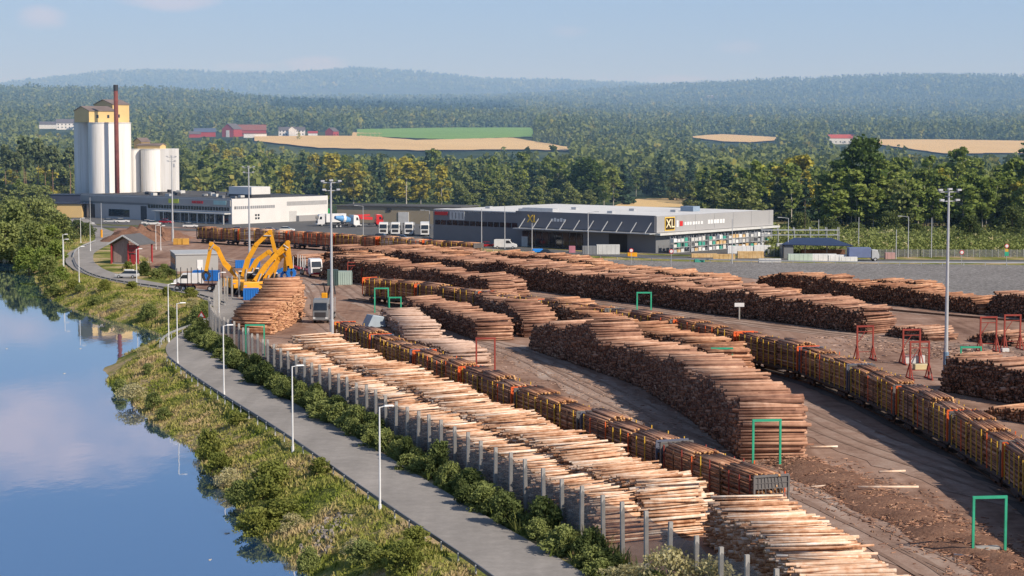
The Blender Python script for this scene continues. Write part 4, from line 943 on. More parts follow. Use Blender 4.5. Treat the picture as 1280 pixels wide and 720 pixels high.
# ---------------------------------------------------------------- timber trains
WL = 17.0
def wagon(name, label, p0, p1, endm, stm, group, loaded=True, ns=10):
    (x0, y0), (x1, y1) = p0, p1; mx, my = (x0+x1)/2, (y0+y1)/2; rz = math.atan2(y1-y0, x1-x0); L = math.hypot(x1-x0, y1-y0)-.7
    o = thing(name, label, 'wagon', (mx, my, .1), rz, group)
    b = MB(); b.box((0, 0, 1.05), (L, .5, .45)); b.box((0, 0, 1.28), (L, 2.75, .12))
    for s in (-1, 1): b.box((0, s*1.3, 1.12), (L, .12, .3)); b.cyl((s*(L/2), .85, 1.0), (s*(L/2+.35), .85, 1.0), .2, n=8); b.cyl((s*(L/2), -.85, 1.0), (s*(L/2+.35), -.85, 1.0), .2, n=8)
    b.box((0, 0, .75), (2.6, 1.6, .5)); b.build('underframe', M_dark, o)
    for s in (-1, 1):
        bg = MB(); bx = s*(L/2-3.0)
        for q in (-1, 1): bg.box((bx, q*1.0, .55), (2.6, .14, .34))
        bg.box((bx, 0, .6), (.5, 2.0, .25)); g = bg.build('bogie', M_dark, o)
        for wx in (-.9, .9):
            for q in (-1, 1): MB().cyl((bx+wx, q*.72, .46), (bx+wx, q*.86, .46), .46, n=14).build('wheel', M_rail, g)
    for s in (-1, 1):
        b = MB(); X = s*(L/2-.12)
        for i in range(9): b.bar((X, -1.35+.335*i, 1.3), (X, -1.35+.27*i, 4.05), .05)
        for i in range(7): b.bar((X, -1.4, 1.5+.42*i), (X, 1.4, 1.5+.42*i), .05)
        b.bar((X, -1.42, 1.3), (X, -1.42, 4.12), .14); b.bar((X, 1.42, 1.3), (X, 1.42, 4.12), .14); b.bar((X, -1.45, 4.12), (X, 1.45, 4.12), .16)
        b.add([(X-s*.03, -1.35, 3.2), (X-s*.03, 1.35, 3.2), (X-s*.03, 1.35, 4.05), (X-s*.03, -1.35, 4.05)], [(0, 1, 2, 3)]); b.build('headboard', endm, o)
    for i in range(ns):
        x = -L/2+.9+(L-1.8)*i/(ns-1)+random.uniform(-.15, .15)
        for s in (-1, 1): MB().bar((x, s*1.42, 1.2), (x, s*1.47, 4.15+random.uniform(-.25, .15)), .08, .10).build('stake', stm if random.random() < .7 else random.choice([M_orange, M_rail, M_yellow]), o)
    return o, rz, L
def load_mesh(seed, L, mats, full=1.0):
    rng = np.random.default_rng(seed); nb = 3; seg = (L-.8)/nb; P0 = []; P1 = []; R = []; K = []
    for k in range(nb):
        cx = -L/2+.4+seg*(k+.5); lg = seg*rng.uniform(.93, .995); r0 = rng.uniform(.095, .13); top = 1.35+2.8*rng.uniform(.86, 1.04)*full; tone = rng.uniform(-.12, .12)
        z = 1.36+r0; row = 0
        while z < top+.35:
            w = 1.34 if z < top else 1.34*math.sqrt(max(0, 1-((z-top)/.4)**2)); y = -w+r0+(row % 2)*r0
            while y < w-r0*.5:
                if abs(y) > .55 or z > top-.75 or True:
                    edge = abs(y) > .8 or z > top-.7
                    j = rng.normal(0, .14)+(rng.random() < .08)*rng.uniform(-.5, .5); l = lg*rng.uniform(.9, 1.03); a = rng.normal(0, .012)*(3 if z > top else 1)
                    P0.append((cx-l/2+j, y-a*l/2, z)); P1.append((cx+l/2+j, y+a*l/2, z+rng.normal(0, .02))); R.append(r0*rng.uniform(.7, 1.2)); K.append(np.clip(rng.beta(2, 2)+tone, 0, 1))
                y += 2*r0
            z += 2*r0*.88; row += 1
    return logs_mesh('timber_load', np.array(P0), np.array(P1), np.array(R), np.array(K), mats, 6)
LM = [load_mesh(100+i, WL, [M_bark if i % 2 else M_barkred, M_endlight]) for i in range(5)]
LMB = [load_mesh(120+i, WL, [M_birch if i % 2 else M_barkred, M_endlight]) for i in range(2)]
def train(pts, tname, cols, pos, empties=(), loads=LM, group='', step=18.0):
    c = Curve2(pts); n = int(c.L/step)
    for i in range(n):
        s0 = c.L-(i+1)*step; s1 = c.L-i*step; a = c.at(s0); b = c.at(s1)
        ec, st = cols[i % len(cols)]; nm = ORD[i] if i < len(ORD) else 'far'
        lab = f'{nm} wagon from the near end of {tname}, ' + ('orange end frames' if ec is M_orange else 'dark blue end frames' if ec is M_blued else 'grey mesh end frames')
        o, rz, L = wagon('timber_wagon', lab, (float(a[0]), float(a[1])), (float(b[0]), float(b[1])), ec, st, group)
        if i in empties: continue
        l = put('timber_load', loads[i % len(loads)], None, o.location, rz+(PI if i % 3 == 0 else 0)); l.scale = (L/WL, 1, 1)
        tag(l, f'timber load on the {nm} wagon from the near end of {tname}', 'timber load', 'timber loads on the trains', 'stuff')
M_blued = paint('dusty_blue_paint', (.13,.14,.19)); M_gm = paint('grey_steel_mesh', (.16,.15,.145))
def Z4(px, py): return G(px, py, 4.1)
T1 = [Z4(*p) for p in [(424,401),(470,417),(522,436),(585,458),(652,484),(738,515),(843,553),(968,598)]]
train(T1, 'the left hand train', [(M_gm, M_red), (M_blued, M_yellow), (M_gm, M_yellow), (M_orange, M_yellow), (M_orange, M_yellow), (M_blued, M_yellow), (M_orange, M_yellow), (M_gm, M_yellow)], None, group='wagons of the left hand train')
T2 = [Z4(*p) for p in [(440,345),(520,355),(600,364),(675,375),(765,386),(845,399),(927,415),(1017,435),(1075,456),(1130,481),(1204,514),(1278,556),(1345,604),(1420,665)]]
train(T2, 'the right hand train', [(M_gm, M_yellow), (M_orange, M_yellow), (M_gm, M_yellow), (M_orange, M_yellow), (M_gm, M_yellow), (M_blued, M_yellow), (M_orange, M_yellow), (M_orange, M_yellow), (M_gm, M_yellow)], None, group='wagons of the right hand train')
T3 = [G(*p) for p in [(248,303),(300,307),(347,309),(397,312),(460,317),(520,322),(600,328)]]
train(T3, 'the far train', [(M_gm, M_yellow), (M_orange, M_yellow), (M_orange, M_yellow), (M_gm, M_orange), (M_orange, M_yellow)], None, loads=LMB+LM[:1], group='wagons of the far train')
for T in (T1, T2, T3):
    T_ = T+[(T[-1][0]+(T[-1][0]-T[-2][0])*.5, T[-1][1]+(T[-1][1]-T[-2][1])*.5)] if T is not T1 else T
    strip('track_bed', T_, 4.0, .065, M_ball, .12)
    c = Curve2(T_); n = int(c.L/3); t = np.linspace(0, c.L, n); x, y, dx, dy = c.at(t)
    for off in (-.75, .75):
        b = MB()
        for i in range(n-1): b.bar((x[i]-dy[i]*off, y[i]+dx[i]*off, .13), (x[i+1]-dy[i+1]*off, y[i+1]+dx[i+1]*off, .13), .08, .14)
        tag(b.build('rail', M_rail), kind='structure')

# ---------------------------------------------------------------- vehicles
def wheel(parent, x, y, r, w=.24):
    t = MB().cyl((x, y-w/2, r), (x, y+w/2, r), r, n=14).build('wheel', M_black, parent)
    MB().cyl((x, y-w/2-.01, r), (x, y+w/2+.01, r), r*.55, n=10).build('rim', M_steel, t)
def car(px, py, ang, c, label, kind='car', z=0.0, grp=None, L=4.5):
    X, Y = G(px, py, z); m = paint('car_paint_%d_%d_%d' % tuple(int(v*100) for v in c), c, .25)
    o = thing('parked_van' if kind == 'van' else 'parked_car', label, 'van' if kind == 'van' else 'car', (X, Y, z+.08), math.radians(ang), grp)
    if kind == 'van':
        L = 5.6; H = 2.3; W = 1.95; pr = [(-L/2,.35),(-L/2,H-.1),(-L/2+.15,H),(L/2-1.7,H),(L/2-1.0,1.35),(L/2-.1,1.05),(L/2,.75),(L/2,.35)]
        MB().prism(pr, -W/2, W/2).build('body', m, o, bevel=.06)
        b = MB(); b.add([(L/2-1.62,-W/2+.12,H-.14),(L/2-1.62,W/2-.12,H-.14),(L/2-1.02,W/2-.08,1.42),(L/2-1.02,-W/2+.08,1.42)], [(0,1,2,3)])
        b.v = [(x+.05, y, zz+.03) for x, y, zz in b.v]; b.build('windscreen', M_glass, o)
        for s in (-1, 1): MB().add([(L/2-2.6,s*(W/2+.012),1.35),(L/2-1.25,s*(W/2+.012),1.35),(L/2-1.75,s*(W/2+.012),2.05),(L/2-2.6,s*(W/2+.012),2.05)], [(0,1,2,3)]).build('side_window', M_glass, o)
    else:
        W = 1.8; H = 1.47; pr = [(-L/2,.32),(-L/2,.80),(-L/2+.12,.92),(L/2-1.15,.92),(L/2-.12,.74),(L/2,.6),(L/2,.32)]
        MB().prism(pr, -W/2, W/2).build('body', m, o, bevel=.07)
        e = .9 if 'estate' in label else .35
        cb = [(-L/2+.12,.90),(-L/2+.15+(1-e)*.6,H-.04),(-L/2+.5+(1-e)*.6,H),(L/2-2.0,H),(L/2-1.2,.90)]
        b = MB(); n = len(cb); V = [(x, -W/2+(.08 if zz < 1 else .22), zz) for x, zz in cb]+[(x, W/2-(.08 if zz < 1 else .22), zz) for x, zz in cb]
        b.add(V, [(i, (i+1) % n, n+(i+1) % n, n+i) for i in range(n)]+[tuple(range(n))[::-1], tuple(range(n, 2*n))]); b.build('windows', M_glass, o)
        MB().box(((-L/2+.5+(1-e)*.6+L/2-2.0)/2, 0, H+.01), (L/2-2.0+L/2-.5-(1-e)*.6, W-.46, .05)).build('roof', m, o, bevel=.02)
    for s in (-1, 1):
        for x in (-L/2+.85, L/2-.85): wheel(o, x, s*(W/2-.1), .32, .22)
        MB().box((L/2-.06, s*(W/2-.28), .68), (.12, .32, .14)).build('headlight', M_white, o)
    return o
cg = 'cars parked or driving beyond the yard'
BL = (.02,.04,.16); SL = (.42,.43,.44); WH = (.75,.75,.74); RD = (.42,.02,.03); BK = (.03,.03,.035)
o = car(159, 348, 172, (.5,.5,.5), 'silver estate car with a white roof box parked by the shed', L=4.6); MB().box((-.4, 0, 1.62), (1.9, .8, .22)).build('roof_box', M_white, o, bevel=.05)
car(236, 357, 183, WH, 'white panel van parked in front of the grey container building', 'van')
for px, py, ang, c, l in [(299,290,5,BL,'dark blue car left of the blue pair before the white facade'),(339,291,3,BL,'dark blue car in the middle before the white facade'),(346,293,0,BL,'blue car at the right before the white facade'),(389,296,-10,BL,'dark blue car driving below the concrete mixer'),
     (504,301,-10,BL,'dark blue car passing in front of the white trucks'),(536,304,-10,BK,'black car passing the left corner of the dark shop'),(478,299,-10,BK,'dark car below the leftmost white truck'),(611,310,-8,RD,'dark red car in front of the dark shop'),
     (683,320,-6,(.02,.03,.05),'black car with a blue load beside the thick canopy post'),(238,285,0,WH,'white car in front of the shop arcade'),(186,281,0,WH,'white car left of the dark doorway'),(153,279,0,WH,'white car before the left part of the grey facade'),(138,279,10,SL,'silver car furthest left before the grey facade'),(208,280,-20,RD,'small red car by the doorway of the grey facade'),(359,290,0,WH,'white car right of the dark blue ones'),(192,282,0,WH,'low white car beside the green bin')]:
    car(px, py, ang, c, l, grp=cg, L=4.4)
car(632, 311, -8, WH, 'white van driving in front of the dark shop', 'van')
o = car(813, 315, 30, WH, 'white van at the corner of the light grey facade', 'van')
tag(MB().box((0, 0, 1.2), (2.4, 1.4, .8)).build('blue_tarpaulin', paint('bright_blue_cover', (.02,.25,.75)), None, (*G(672,320), .1), .1, bevel=.1), 'bright blue covered bundle left of the black car', 'bundle')

def truck(px, py, ang, cabc, label, kind='box', z=0.0, bumper=None, grp=None, low=None):
    """heading +x local"""
    X, Y = G(px, py, z); m = paint('truck_paint_%d_%d_%d' % tuple(int(v*100) for v in cabc), cabc, .3); o = thing('truck', label, 'truck', (X, Y, z+.08), math.radians(ang), grp)
    lw = low or m
    # origin at the front bumper
    MB().prism([(0,.55),(0,1.5),(-.05,2.0),(-.45,3.35),(-.75,3.6),(-2.25,3.75),(-2.3,.9),(-1.9,.55)], -1.22, 1.22).build('cab', m, o, bevel=.10)
    MB().add([(.0-.02,-1.02,2.03),(.0-.02,1.02,2.03),(-.36,.95,3.12),(-.36,-.95,3.12)], [(0,1,2,3)]).build('windscreen', M_glass, o).location = (.04, 0, .02)
    b = MB(); b.box((.03, 0, 1.35), (.06, 1.7, .75)); b.build('grille', M_dark, o); MB().box((.05, 0, .72), (.14, 2.35, .4)).build('bumper', lw, o, bevel=.04)
    for s in (-1, 1):
        MB().box((.10, s*.95, .85), (.1, .35, .2)).build('headlight', M_white, o); MB().add([(-.5,s*1.228,2.1),(-1.35,s*1.228,2.1),(-1.35,s*1.228,2.95),(-.75,s*1.228,2.95)], [(0,1,2,3)]).build('side_window', M_glass, o)
        b = MB(); b.bar((-.3, s*1.2, 2.9), (-.1, s*1.5, 2.9), .05); b.box((-.1, s*1.5, 2.55), (.12, .22, .75)); b.build('mirror', M_dark, o)
    L = 9.0 if kind != 'timber' else 9.5
    b = MB(); b.box((-L/2-.8, 0, .95), (L-1.2, .9, .28)); b.box((-3.6, 0, .7), (1.4, 2.2, .5)); b.build('chassis', M_dark if not low else low, o)
    for x in (-1.35, -L+1.9, -L+.55):
        for s in (-1, 1): wheel(o, x, s*1.02, .5, .32)
    if kind == 'box':
        MB().box((-L/2-1.35, 0, 2.45), (L-2.7, 2.5, 2.6)).build('cargo_box', M_white, o, bevel=.05)
    elif kind == 'timber':
        b = MB(); b.box((-2.75, 0, 2.2), (.12, 2.3, 2.3)); b.build('headboard', M_steel, o)
        for x in (-4.2, -6.2, -8.4):
            for s in (-1, 1): MB().bar((x, s*1.2, 1.1), (x, s*1.25, 3.4), .12).build('stake', M_steel, o)
    elif kind == 'mixer':
        b = MB(); b.cyl((-3.0,0,2.2),(-4.8,0,2.5),.75,1.15,12); b.cyl((-4.8,0,2.5),(-8.3,0,3.1),1.15,.5,12); b.build('drum', paint('mixer_blue',(.12,.32,.6)), o); MB().cyl((-4.9,0,2.52),(-5.7,0,2.66),1.17,1.12,12).build('drum_band', M_white, o)
    elif kind == 'crane':
        b = MB(); b.bar((-3.2,0,2.4),(-9.6,0,2.9),.7,.9); b.bar((-9.6,0,3.3),(-4,0,3.5),.5,.5); b.build('crane_boom', M_red2, o)
    return o
tg = 'trucks parked behind the highway'
for px, ang, k, l in [(479,-92,'timber','leftmost of the row of white trucks parked behind the highway'),(494,-92,'timber','second white truck from the left behind the highway'),(511,-90,'timber','third white truck from the left behind the highway'),(531,-88,'box','white box truck at the right end of the parked truck row')]:
    truck(px, 295 if px < 520 else 296, ang, (.72,.72,.71), l, k, grp=tg)
truck(447, 284, 40, (.75,.75,.75), 'concrete mixer truck with a blue and white drum', 'mixer'); truck(478, 283, 20, (.6,.03,.03), 'red mobile crane truck behind the white trucks', 'crane')
truck(396, 283, 200, (.7,.7,.7), 'white truck at the corner of the white facade', 'box')
# the two timber trucks in the yard
t1 = truck(400.5, 405, -92, (.20,.21,.22), 'grey timber truck with its loading crane folded, facing the camera by the orange stack', 'timber')
b = MB(); b.box((-9.6, 0, 1.5), (.8, 1.6, .8)); b.cyl((-9.6,0,1.5),(-9.6,0,3.6),.2,n=8); b.bar((-9.6,0,3.6),(-8.6,.9,6.4),.24); b.bar((-8.6,.9,6.4),(-8.2,1.3,3.8),.2); b.bar((-9.4,-.3,3.4),(-8.4,-.6,5.6),.15); b.build('loader_crane', M_dark, t1)
MB().box((-9.0, -.5, 3.4), (1.0, .9, 1.2)).build('operator_seat', M_exc, t1, bevel=.1)
t2 = truck(396, 347, -70, (.74,.74,.74), 'white cab timber truck with dark red chassis and empty stakes', 'timber', low=paint('dark_red_chassis', (.35,.015,.03)))
X, Y = G(370, 342); dr = math.radians(-70); tr = thing('timber_trailer', 'empty dark red timber trailer with pale stakes behind the white cab', 'trailer', (X-.5, Y+4, .1), dr)
MB().box((0, 0, 1.0), (7.5, .9, .3)).build('chassis', paint('dark_red_chassis', (.35,.015,.03)), tr)
for x in (-3, -1, 1, 3):
    for s in (-1, 1): MB().bar((x, s*1.2, 1.0), (x, s*1.25, 3.4), .12).build('stake', M_offw, tr)
for x in (-2.6, -1.3, 2.6):
    for s in (-1, 1): wheel(tr, x, s*1.02, .5, .3)
X, Y = G(250, 364); tr = thing('timber_trailer', 'empty brown timber trailer with tall dark stakes beside the white van', 'trailer', (X, Y, .1), math.radians(-8))
MB().box((0, 0, 1.15), (9.5, 1.0, .35)).build('chassis', paint('brown_primer', (.14,.06,.045)), tr)
for x in (-4, -2, 0, 2, 4):
    for s in (-1, 1): MB().bar((x, s*1.15, 1.1), (x, s*1.2, 4.2), .12).build('stake', M_dark, tr)
for x in (-4, -2.8, -1.6, 2.2, 3.4):
    for s in (-1, 1): wheel(tr, x, s*1.02, .5, .3)

# excavators: material handlers with high booms
def excavator(px, py, label, pts, ang, grab=True, cabm=None, D=None):
    X, Y = G(px, py); o = thing('excavator', label, 'excavator', (X, Y, .05), 0, 'yellow timber loaders')
    u = MB()
    for s in (-1, 1): u.box((0, s*1.25, .5), (4.2, .6, .9), 0, 0, .85)
    u.box((0, 0, .8), (2.2, 2.0, .5)); q = u.build('undercarriage', M_dark, o, rz=math.radians(ang), bevel=.08)
    MB().box((-.5, 0, 1.95), (4.4, 2.7, 1.5), 0, 0, .93).build('house', M_exc, o, rz=math.radians(ang), bevel=.12)
    cb = MB().box((1.1, .85, 2.9), (1.7, 1.1, 1.8), 0, 0, .88).build('cab', M_glass, o, rz=math.radians(ang), bevel=.06); MB().box((1.1, .85, 3.85), (1.7, 1.15, .14)).build('cab_roof', M_white, o, rz=math.radians(ang))
    MB().box((-2.2, 0, 1.7), (.7, 2.6, 1.0)).build('counterweight', M_blue if cabm else M_dark, o, rz=math.radians(ang), bevel=.1)
    # boom given as offsets in metres (x across, z up), small depth shift
    P = [(a, b2, c2) for a, b2, c2 in pts]; b = MB(); n = len(P)-1; w = .95
    for i in range(n-1): b.bar(P[i], P[i+1], w*(.6 if i else .75), w*(1.0-.12*i)); b.cyl((P[i+1][0], P[i+1][1]-.35, P[i+1][2]), (P[i+1][0], P[i+1][1]+.35, P[i+1][2]), .42, n=10)
    b.build('boom', M_exc, o); MB().bar(P[-2], P[-1], .42, .62).build('stick', M_exc, o)
    b = MB(); m0 = Vector(P[0])*.6+Vector(P[1])*.4; b.cyl(Vector(P[0])+Vector((.4, -.45, -.4)), m0+Vector((.3, -.45, .2)), .14, n=8); a0 = Vector(P[-3]) if n > 2 else Vector(P[0]); b.cyl(a0*.45+Vector(P[-2])*.55+Vector((0, -.4, .35)), Vector(P[-2])+(Vector(P[-1])-Vector(P[-2]))*.25+Vector((0, -.4, .2)), .11, n=8); b.build('hydraulic_cylinder', M_steel, o)
    if grab:
        e = Vector(P[-1]); b = MB()
        for s in (-1, 1): b.bar(e, e+Vector((s*.7, 0, -.7)), .25, .5); b.bar(e+Vector((s*.7, 0, -.7)), e+Vector((s*.25, 0, -1.7)), .22, .5)
        b.build('grapple', M_blue if grab == 'blue' else M_dark, o)
    return o
excavator(297, 366, 'yellow excavator whose boom reaches up to the left, leftmost of the group', [(-.2,0,3.2),(-2.3,-.3,5.4),(-3.5,-.5,8.0),(-4.6,-.6,8.9),(-5.6,-.7,4.0)], 10)
excavator(306, 368, 'yellow excavator with the highest arched boom of the group', [(-.2,0,3.2),(.6,0,6.2),(2.2,0,9.0),(4.7,0,11.3),(5.6,0,7.6)], 20, cabm=1)
excavator(318, 371, 'yellow excavator with a straight boom leaning right, in the middle of the group', [(.2,0,2.8),(2.2,.2,5.6),(4.4,.4,8.0),(6.0,.4,9.6),(6.6,.4,5.0)], 30, 'blue', cabm=1)
excavator(329, 370, 'yellow excavator with the lowest boom, rightmost of the group', [(.2,0,2.6),(1.8,0,5.0),(3.1,0,6.8),(4.2,0,7.6),(3.9,0,4.4)], 25, 'blue')
excavator(337, 369, 'yellow excavator crowded behind the lowest boom, partly hidden by the orange stack', [(.1,1,2.6),(1.0,1,5.2),(2.0,1,7.4),(3.2,1,8.6),(3.4,1,5.2)], 40, cabm=1)
excavator(311, 362, 'yellow excavator behind the others with its boom folded low', [(.1,0,2.8),(1.6,0,5.4),(3.8,0,7.0),(5.2,0,5.6),(4.6,0,3.2)], 15)
o = thing('grab_rack', 'bright blue slanting steel grapple resting in front of the right excavators', 'grapple', (*G(352,364), .05)); b = MB(); b.bar((-2.6,0,2.6),(1.6,0,4.6),.5,.7); b.bar((1.6,0,4.6),(2.3,0,3.2),.4,.5); b.bar((-2.6,0,2.6),(-2.8,0,.1),.3,.4); b.bar((1.4,0,4.4),(1.6,0,.1),.25,.3); b.build('frame', M_blue, o); MB().bar((2.2,-.3,3.4),(.9,-.3,2.6),.35).build('claw', M_blue, o)
def box_thing(name, px, py, d, m, label, cat, rz=0.0, z=0.0, ridges=True):
    X, Y = G(px, py); o = thing(name, label, cat, (X, Y, .06), rz); b = MB(); b.box((0, 0, d[2]/2+z), d)
    if ridges:
        n = int(d[0]/.4)
        for i in range(n+1): b.box((-d[0]/2+d[0]*i/n, -d[1]/2-.03, d[2]/2+z), (.12, .06, d[2]*.92))
    b.build('body', m, o, bevel=.02); MB().box((0, 0, d[2]+z+.05), (d[0]*1.02, d[1]*1.03, .1)).build('lid', m, o); return o
box_thing('skip', 303, 335, (3.0,2.0,1.5), M_blue, 'blue steel container behind the arched excavator boom, left one', 'container', .2)
box_thing('skip', 318, 334, (2.2,2.0,1.7), M_blue, 'blue steel container behind the arched excavator boom, right one', 'container', .2)
box_thing('skip', 258, 351, (5.0,2.2,1.9), M_blue, 'long blue container behind the brown trailer', 'container', -.05)
box_thing('skip', 314, 375, (2.6,1.8,1.9), M_blue, 'bright blue box behind the concrete posts', 'container', .1)
box_thing('recycling_bin', 416, 357, (2.0,2.0,2.9), paint('dark_green_grey', (.06,.10,.10)), 'dark grey green tank beside the tall mast by the bins', 'tank', .1)
box_thing('recycling_bin', 430, 356, (3.0,2.2,2.5), paint('pale_green_grey', (.38,.48,.44)), 'pale green container beside the dark tank', 'container', .1)
box_thing('green_container', 406, 271, (3.0,2.4,2.6), paint('bright_green', (.02,.5,.12)), 'bright green container on the corner of the white facade', 'container')
tag(MB().box((0, 0, .7), (1.5, 1.1, 1.4), 0, 0, .6).build('white_tank', M_offw, None, (*G(465,351), .05), .2, bevel=.1), 'small white tank at the end of the right hand train', 'tank')
for i, (px, py) in enumerate([(221,306),(226,306),(232,306)]):
    tag(MB().box((0, 0, .8), (1.7, 1.2, 1.6)).build('yellow_crate', paint('ochre_paint', (.6,.33,.06)), None, (*G(px,py), .05), .1*i, bevel=.05), ['leftmost yellow crate at the foot of the left mast','middle yellow crate at the foot of the left mast','rightmost yellow crate at the foot of the left mast'][i], 'crate')
tag(MB().prism([(-1.6,.0),(1.6,.0),(1.2,1.6),(-.6,1.9)], -1.2, 1.2).build('grey_tarpaulin', paint('pale_blue_cover', (.35,.42,.48)), None, (*G(467,409), .05), .5, bevel=.1), 'pale blue grey covered object at the start of the left hand train', 'cover')

# ---------------------------------------------------------------- buildings
def axes(corner, a_dir, b_dir):
    a = Vector((*a_dir, 0)).normalized(); b = Vector((*b_dir, 0)).normalized(); b = (b-a*b.dot(a)).normalized(); return a, b
def cladding(name, c, sx=6.0):
    if name in MATS: return MATS[name]
    m = bpy.data.materials.new(name); t = nt(m); out = t.nodes.new('ShaderNodeOutputMaterial'); b = t.nodes.new('ShaderNodeBsdfPrincipled'); b.inputs['Roughness'].default_value = .5
    w = t.nodes.new('ShaderNodeTexWave'); w.bands_direction = 'X'; w.inputs['Scale'].default_value = sx; w.inputs['Distortion'].default_value = 0; v = coords(t, False); t.links.new(v, w.inputs['Vector'])
    f = math_n(t, 'ADD', math_n(t, 'MULTIPLY', w.outputs['Fac'], .35), math_n(t, 'MULTIPLY', noise_n(t, v, .25, 5), .65), clamp=True)
    t.links.new(ramp_n(t, f, [tuple(x*.80 for x in c), tuple(min(1, x*1.12) for x in c)]), b.inputs['Base Color']); t.links.new(b.outputs[0], out.inputs[0]); MATS[name] = m; return m
C_grey = cladding('grey_cladding', (.47,.475,.49)); C_white = cladding('white_cladding', (.74,.73,.71), 1.5); C_dark = cladding('dark_grey_cladding', (.18,.185,.205)); C_light = cladding('light_grey_cladding', (.36,.355,.355), 2); C_mid = cladding('mid_grey_cladding', (.20,.21,.225))
R_dark = dirt_mat('roofing_felt', [(.05,.05,.052),(.09,.09,.092),(.14,.138,.135)], scales=(.05,.4,3), bump=.01); R_white = dirt_mat('white_roof_sheet', [(.55,.55,.55),(.68,.68,.67),(.75,.75,.74)], scales=(.05,.3,2), bump=.005)
class Bld:
    """rectangular building; local frame: x runs left along the left facade (from the near corner), y runs into the right facade direction"""
    def __init__(s, name, label, corner, ang, cat='building'):
        s.o = thing(name, label, cat, (*corner, 0), ang)
    # left facade lies on local y=0 spanning x<0 ; right facade on x=0 spanning y>0
    def left(s, nm, x, z, w, h, m, d=.08, lab=None):      # x measured leftwards from the corner
        o = MB().box((-x-w/2, -d/2, z+h/2), (w, d, h)).build(nm, m, s.o); return tag(o, lab) if lab else o
    def right(s, nm, y, z, w, h, m, d=.08, lab=None):
        o = MB().box((d/2, y+w/2, z+h/2), (d, w, h)).build(nm, m, s.o); return tag(o, lab) if lab else o
def text_part(txt, size, m, parent, loc, rot, name='lettering', ext=.05):
    cu = bpy.data.curves.new(name, 'FONT'); cu.body = txt; cu.size = size; cu.extrude = ext; cu.align_x = 'CENTER'; cu.align_y = 'CENTER'; cu.offset = .02
    tmp = bpy.data.objects.new('tmp', cu); COL.objects.link(tmp); dg = bpy.context.evaluated_depsgraph_get(); me = bpy.data.meshes.new_from_object(tmp.evaluated_get(dg)); bpy.data.objects.remove(tmp)
    me.materials.clear(); me.materials.append(m); o = bpy.data.objects.new(name, me); COL.objects.link(o); o.parent = parent; o.location = loc; o.rotation_euler = rot; return o
# commercial building on the left: corner (289,280)
cx, cy = G(289.5, 280.5); ang = math.atan2(-51, 58)     # +x local points from the left end towards the corner
B = Bld('commercial_building', 'long low commercial building with a grey left facade and a white right facade', (cx, cy), ang); LB, WB, HB = 77, 41, 7.7
MB().box((-LB/2, WB/2, HB/2), (LB, WB, HB)).build('wall', C_grey, B.o)
B.right('white_wall', .0, 0, WB, HB+.25, C_white, .25)
MB().box((-LB/2, WB/2, HB+.06), (LB-.8, WB-.8, .12)).build('roof', R_dark, B.o)
b = MB()
for k in range(2): b.box((-LB/2, .15 if k == 0 else WB-.15, HB+.2), (LB, .3, .4))
b.build('parapet', C_light, B.o)
B.left('fascia', .2, 5.6, LB-.4, 1.9, C_light, .35)
for i in range(30): B.left('window', 1.0+i*1.35, 4.1, 1.0, 1.15, M_glass, .12)
B.left('canopy', .3, 3.15, 36, .35, M_offw, 2.6)
for i in range(9): MB().box((-1-i*4.2, -2.4, 1.6), (.25, .25, 3.2)).build('canopy_post', M_offw, B.o)
for i in range(11): B.left('shop_window', 1.5+i*3.1, .4, 2.6, 2.5, M_glass, .1)
for x, w in ((42, 3.0), (69.5, 3.2), (74, 2.6)): B.left('loading_door', x, 0, w, 4.6, M_dark, .1)
B.left('shop_window', 51, .8, 11, 2.4, M_glass, .1); B.left('lower_band', 41, 4.9, 36, .7, C_mid, .12)
for x, w, m in ((25.2, 5, paint('lime_yellow_sign', (.62,.68,.06))), (2, 6, paint('pale_teal_sign', (.38,.60,.60)))): B.left('sign_board', x, 6.0, w, 1.3, m, .5)
for i, w in enumerate((.9, 1.1, .8, 1.0, .8)): B.left('sign_letter', 13.2+i*1.15, 6.15, w, .8, M_red2, .5)
for i in range(22): B.right('window', 1.0+i*.85 if i < 20 else 1, 4.7, .6, .9, M_mesh if False else paint('dusty_window', (.25,.26,.28)), .32)
B.right('window_strip', 23, 5.2, 17.5, 1.3, paint('dusty_panel', (.38,.38,.38)), .32)
for dy in (0, 1.1):
    for dz in (0, 1.0): B.right('window', 9.5+dy, 1.3+dz, .7, .6, M_glass, .33)
B.right('roller_door', 24, .0, 3.2, 3.4, paint('panel_grey', (.55,.55,.54)), .30); B.right('shed', 27, 0, 14, 1.9, C_light, 1.6)
MB().box((-12, 18, HB+1.8), (11, 8, 3.4)).build('roof_box', C_white, B.o); MB().box((-12, 18, HB+.6), (11.1, 8.1, 1.0)).build('roof_box_base', M_dark, B.o)
for i in range(24): MB().box((random.uniform(-70, -3), random.uniform(4, 36), HB+.55), (random.uniform(.8, 2.6), random.uniform(.8, 2), random.uniform(.5, 1.1))).build('roof_unit', random.choice([M_steel, M_offw, M_dark, C_mid]), B.o)
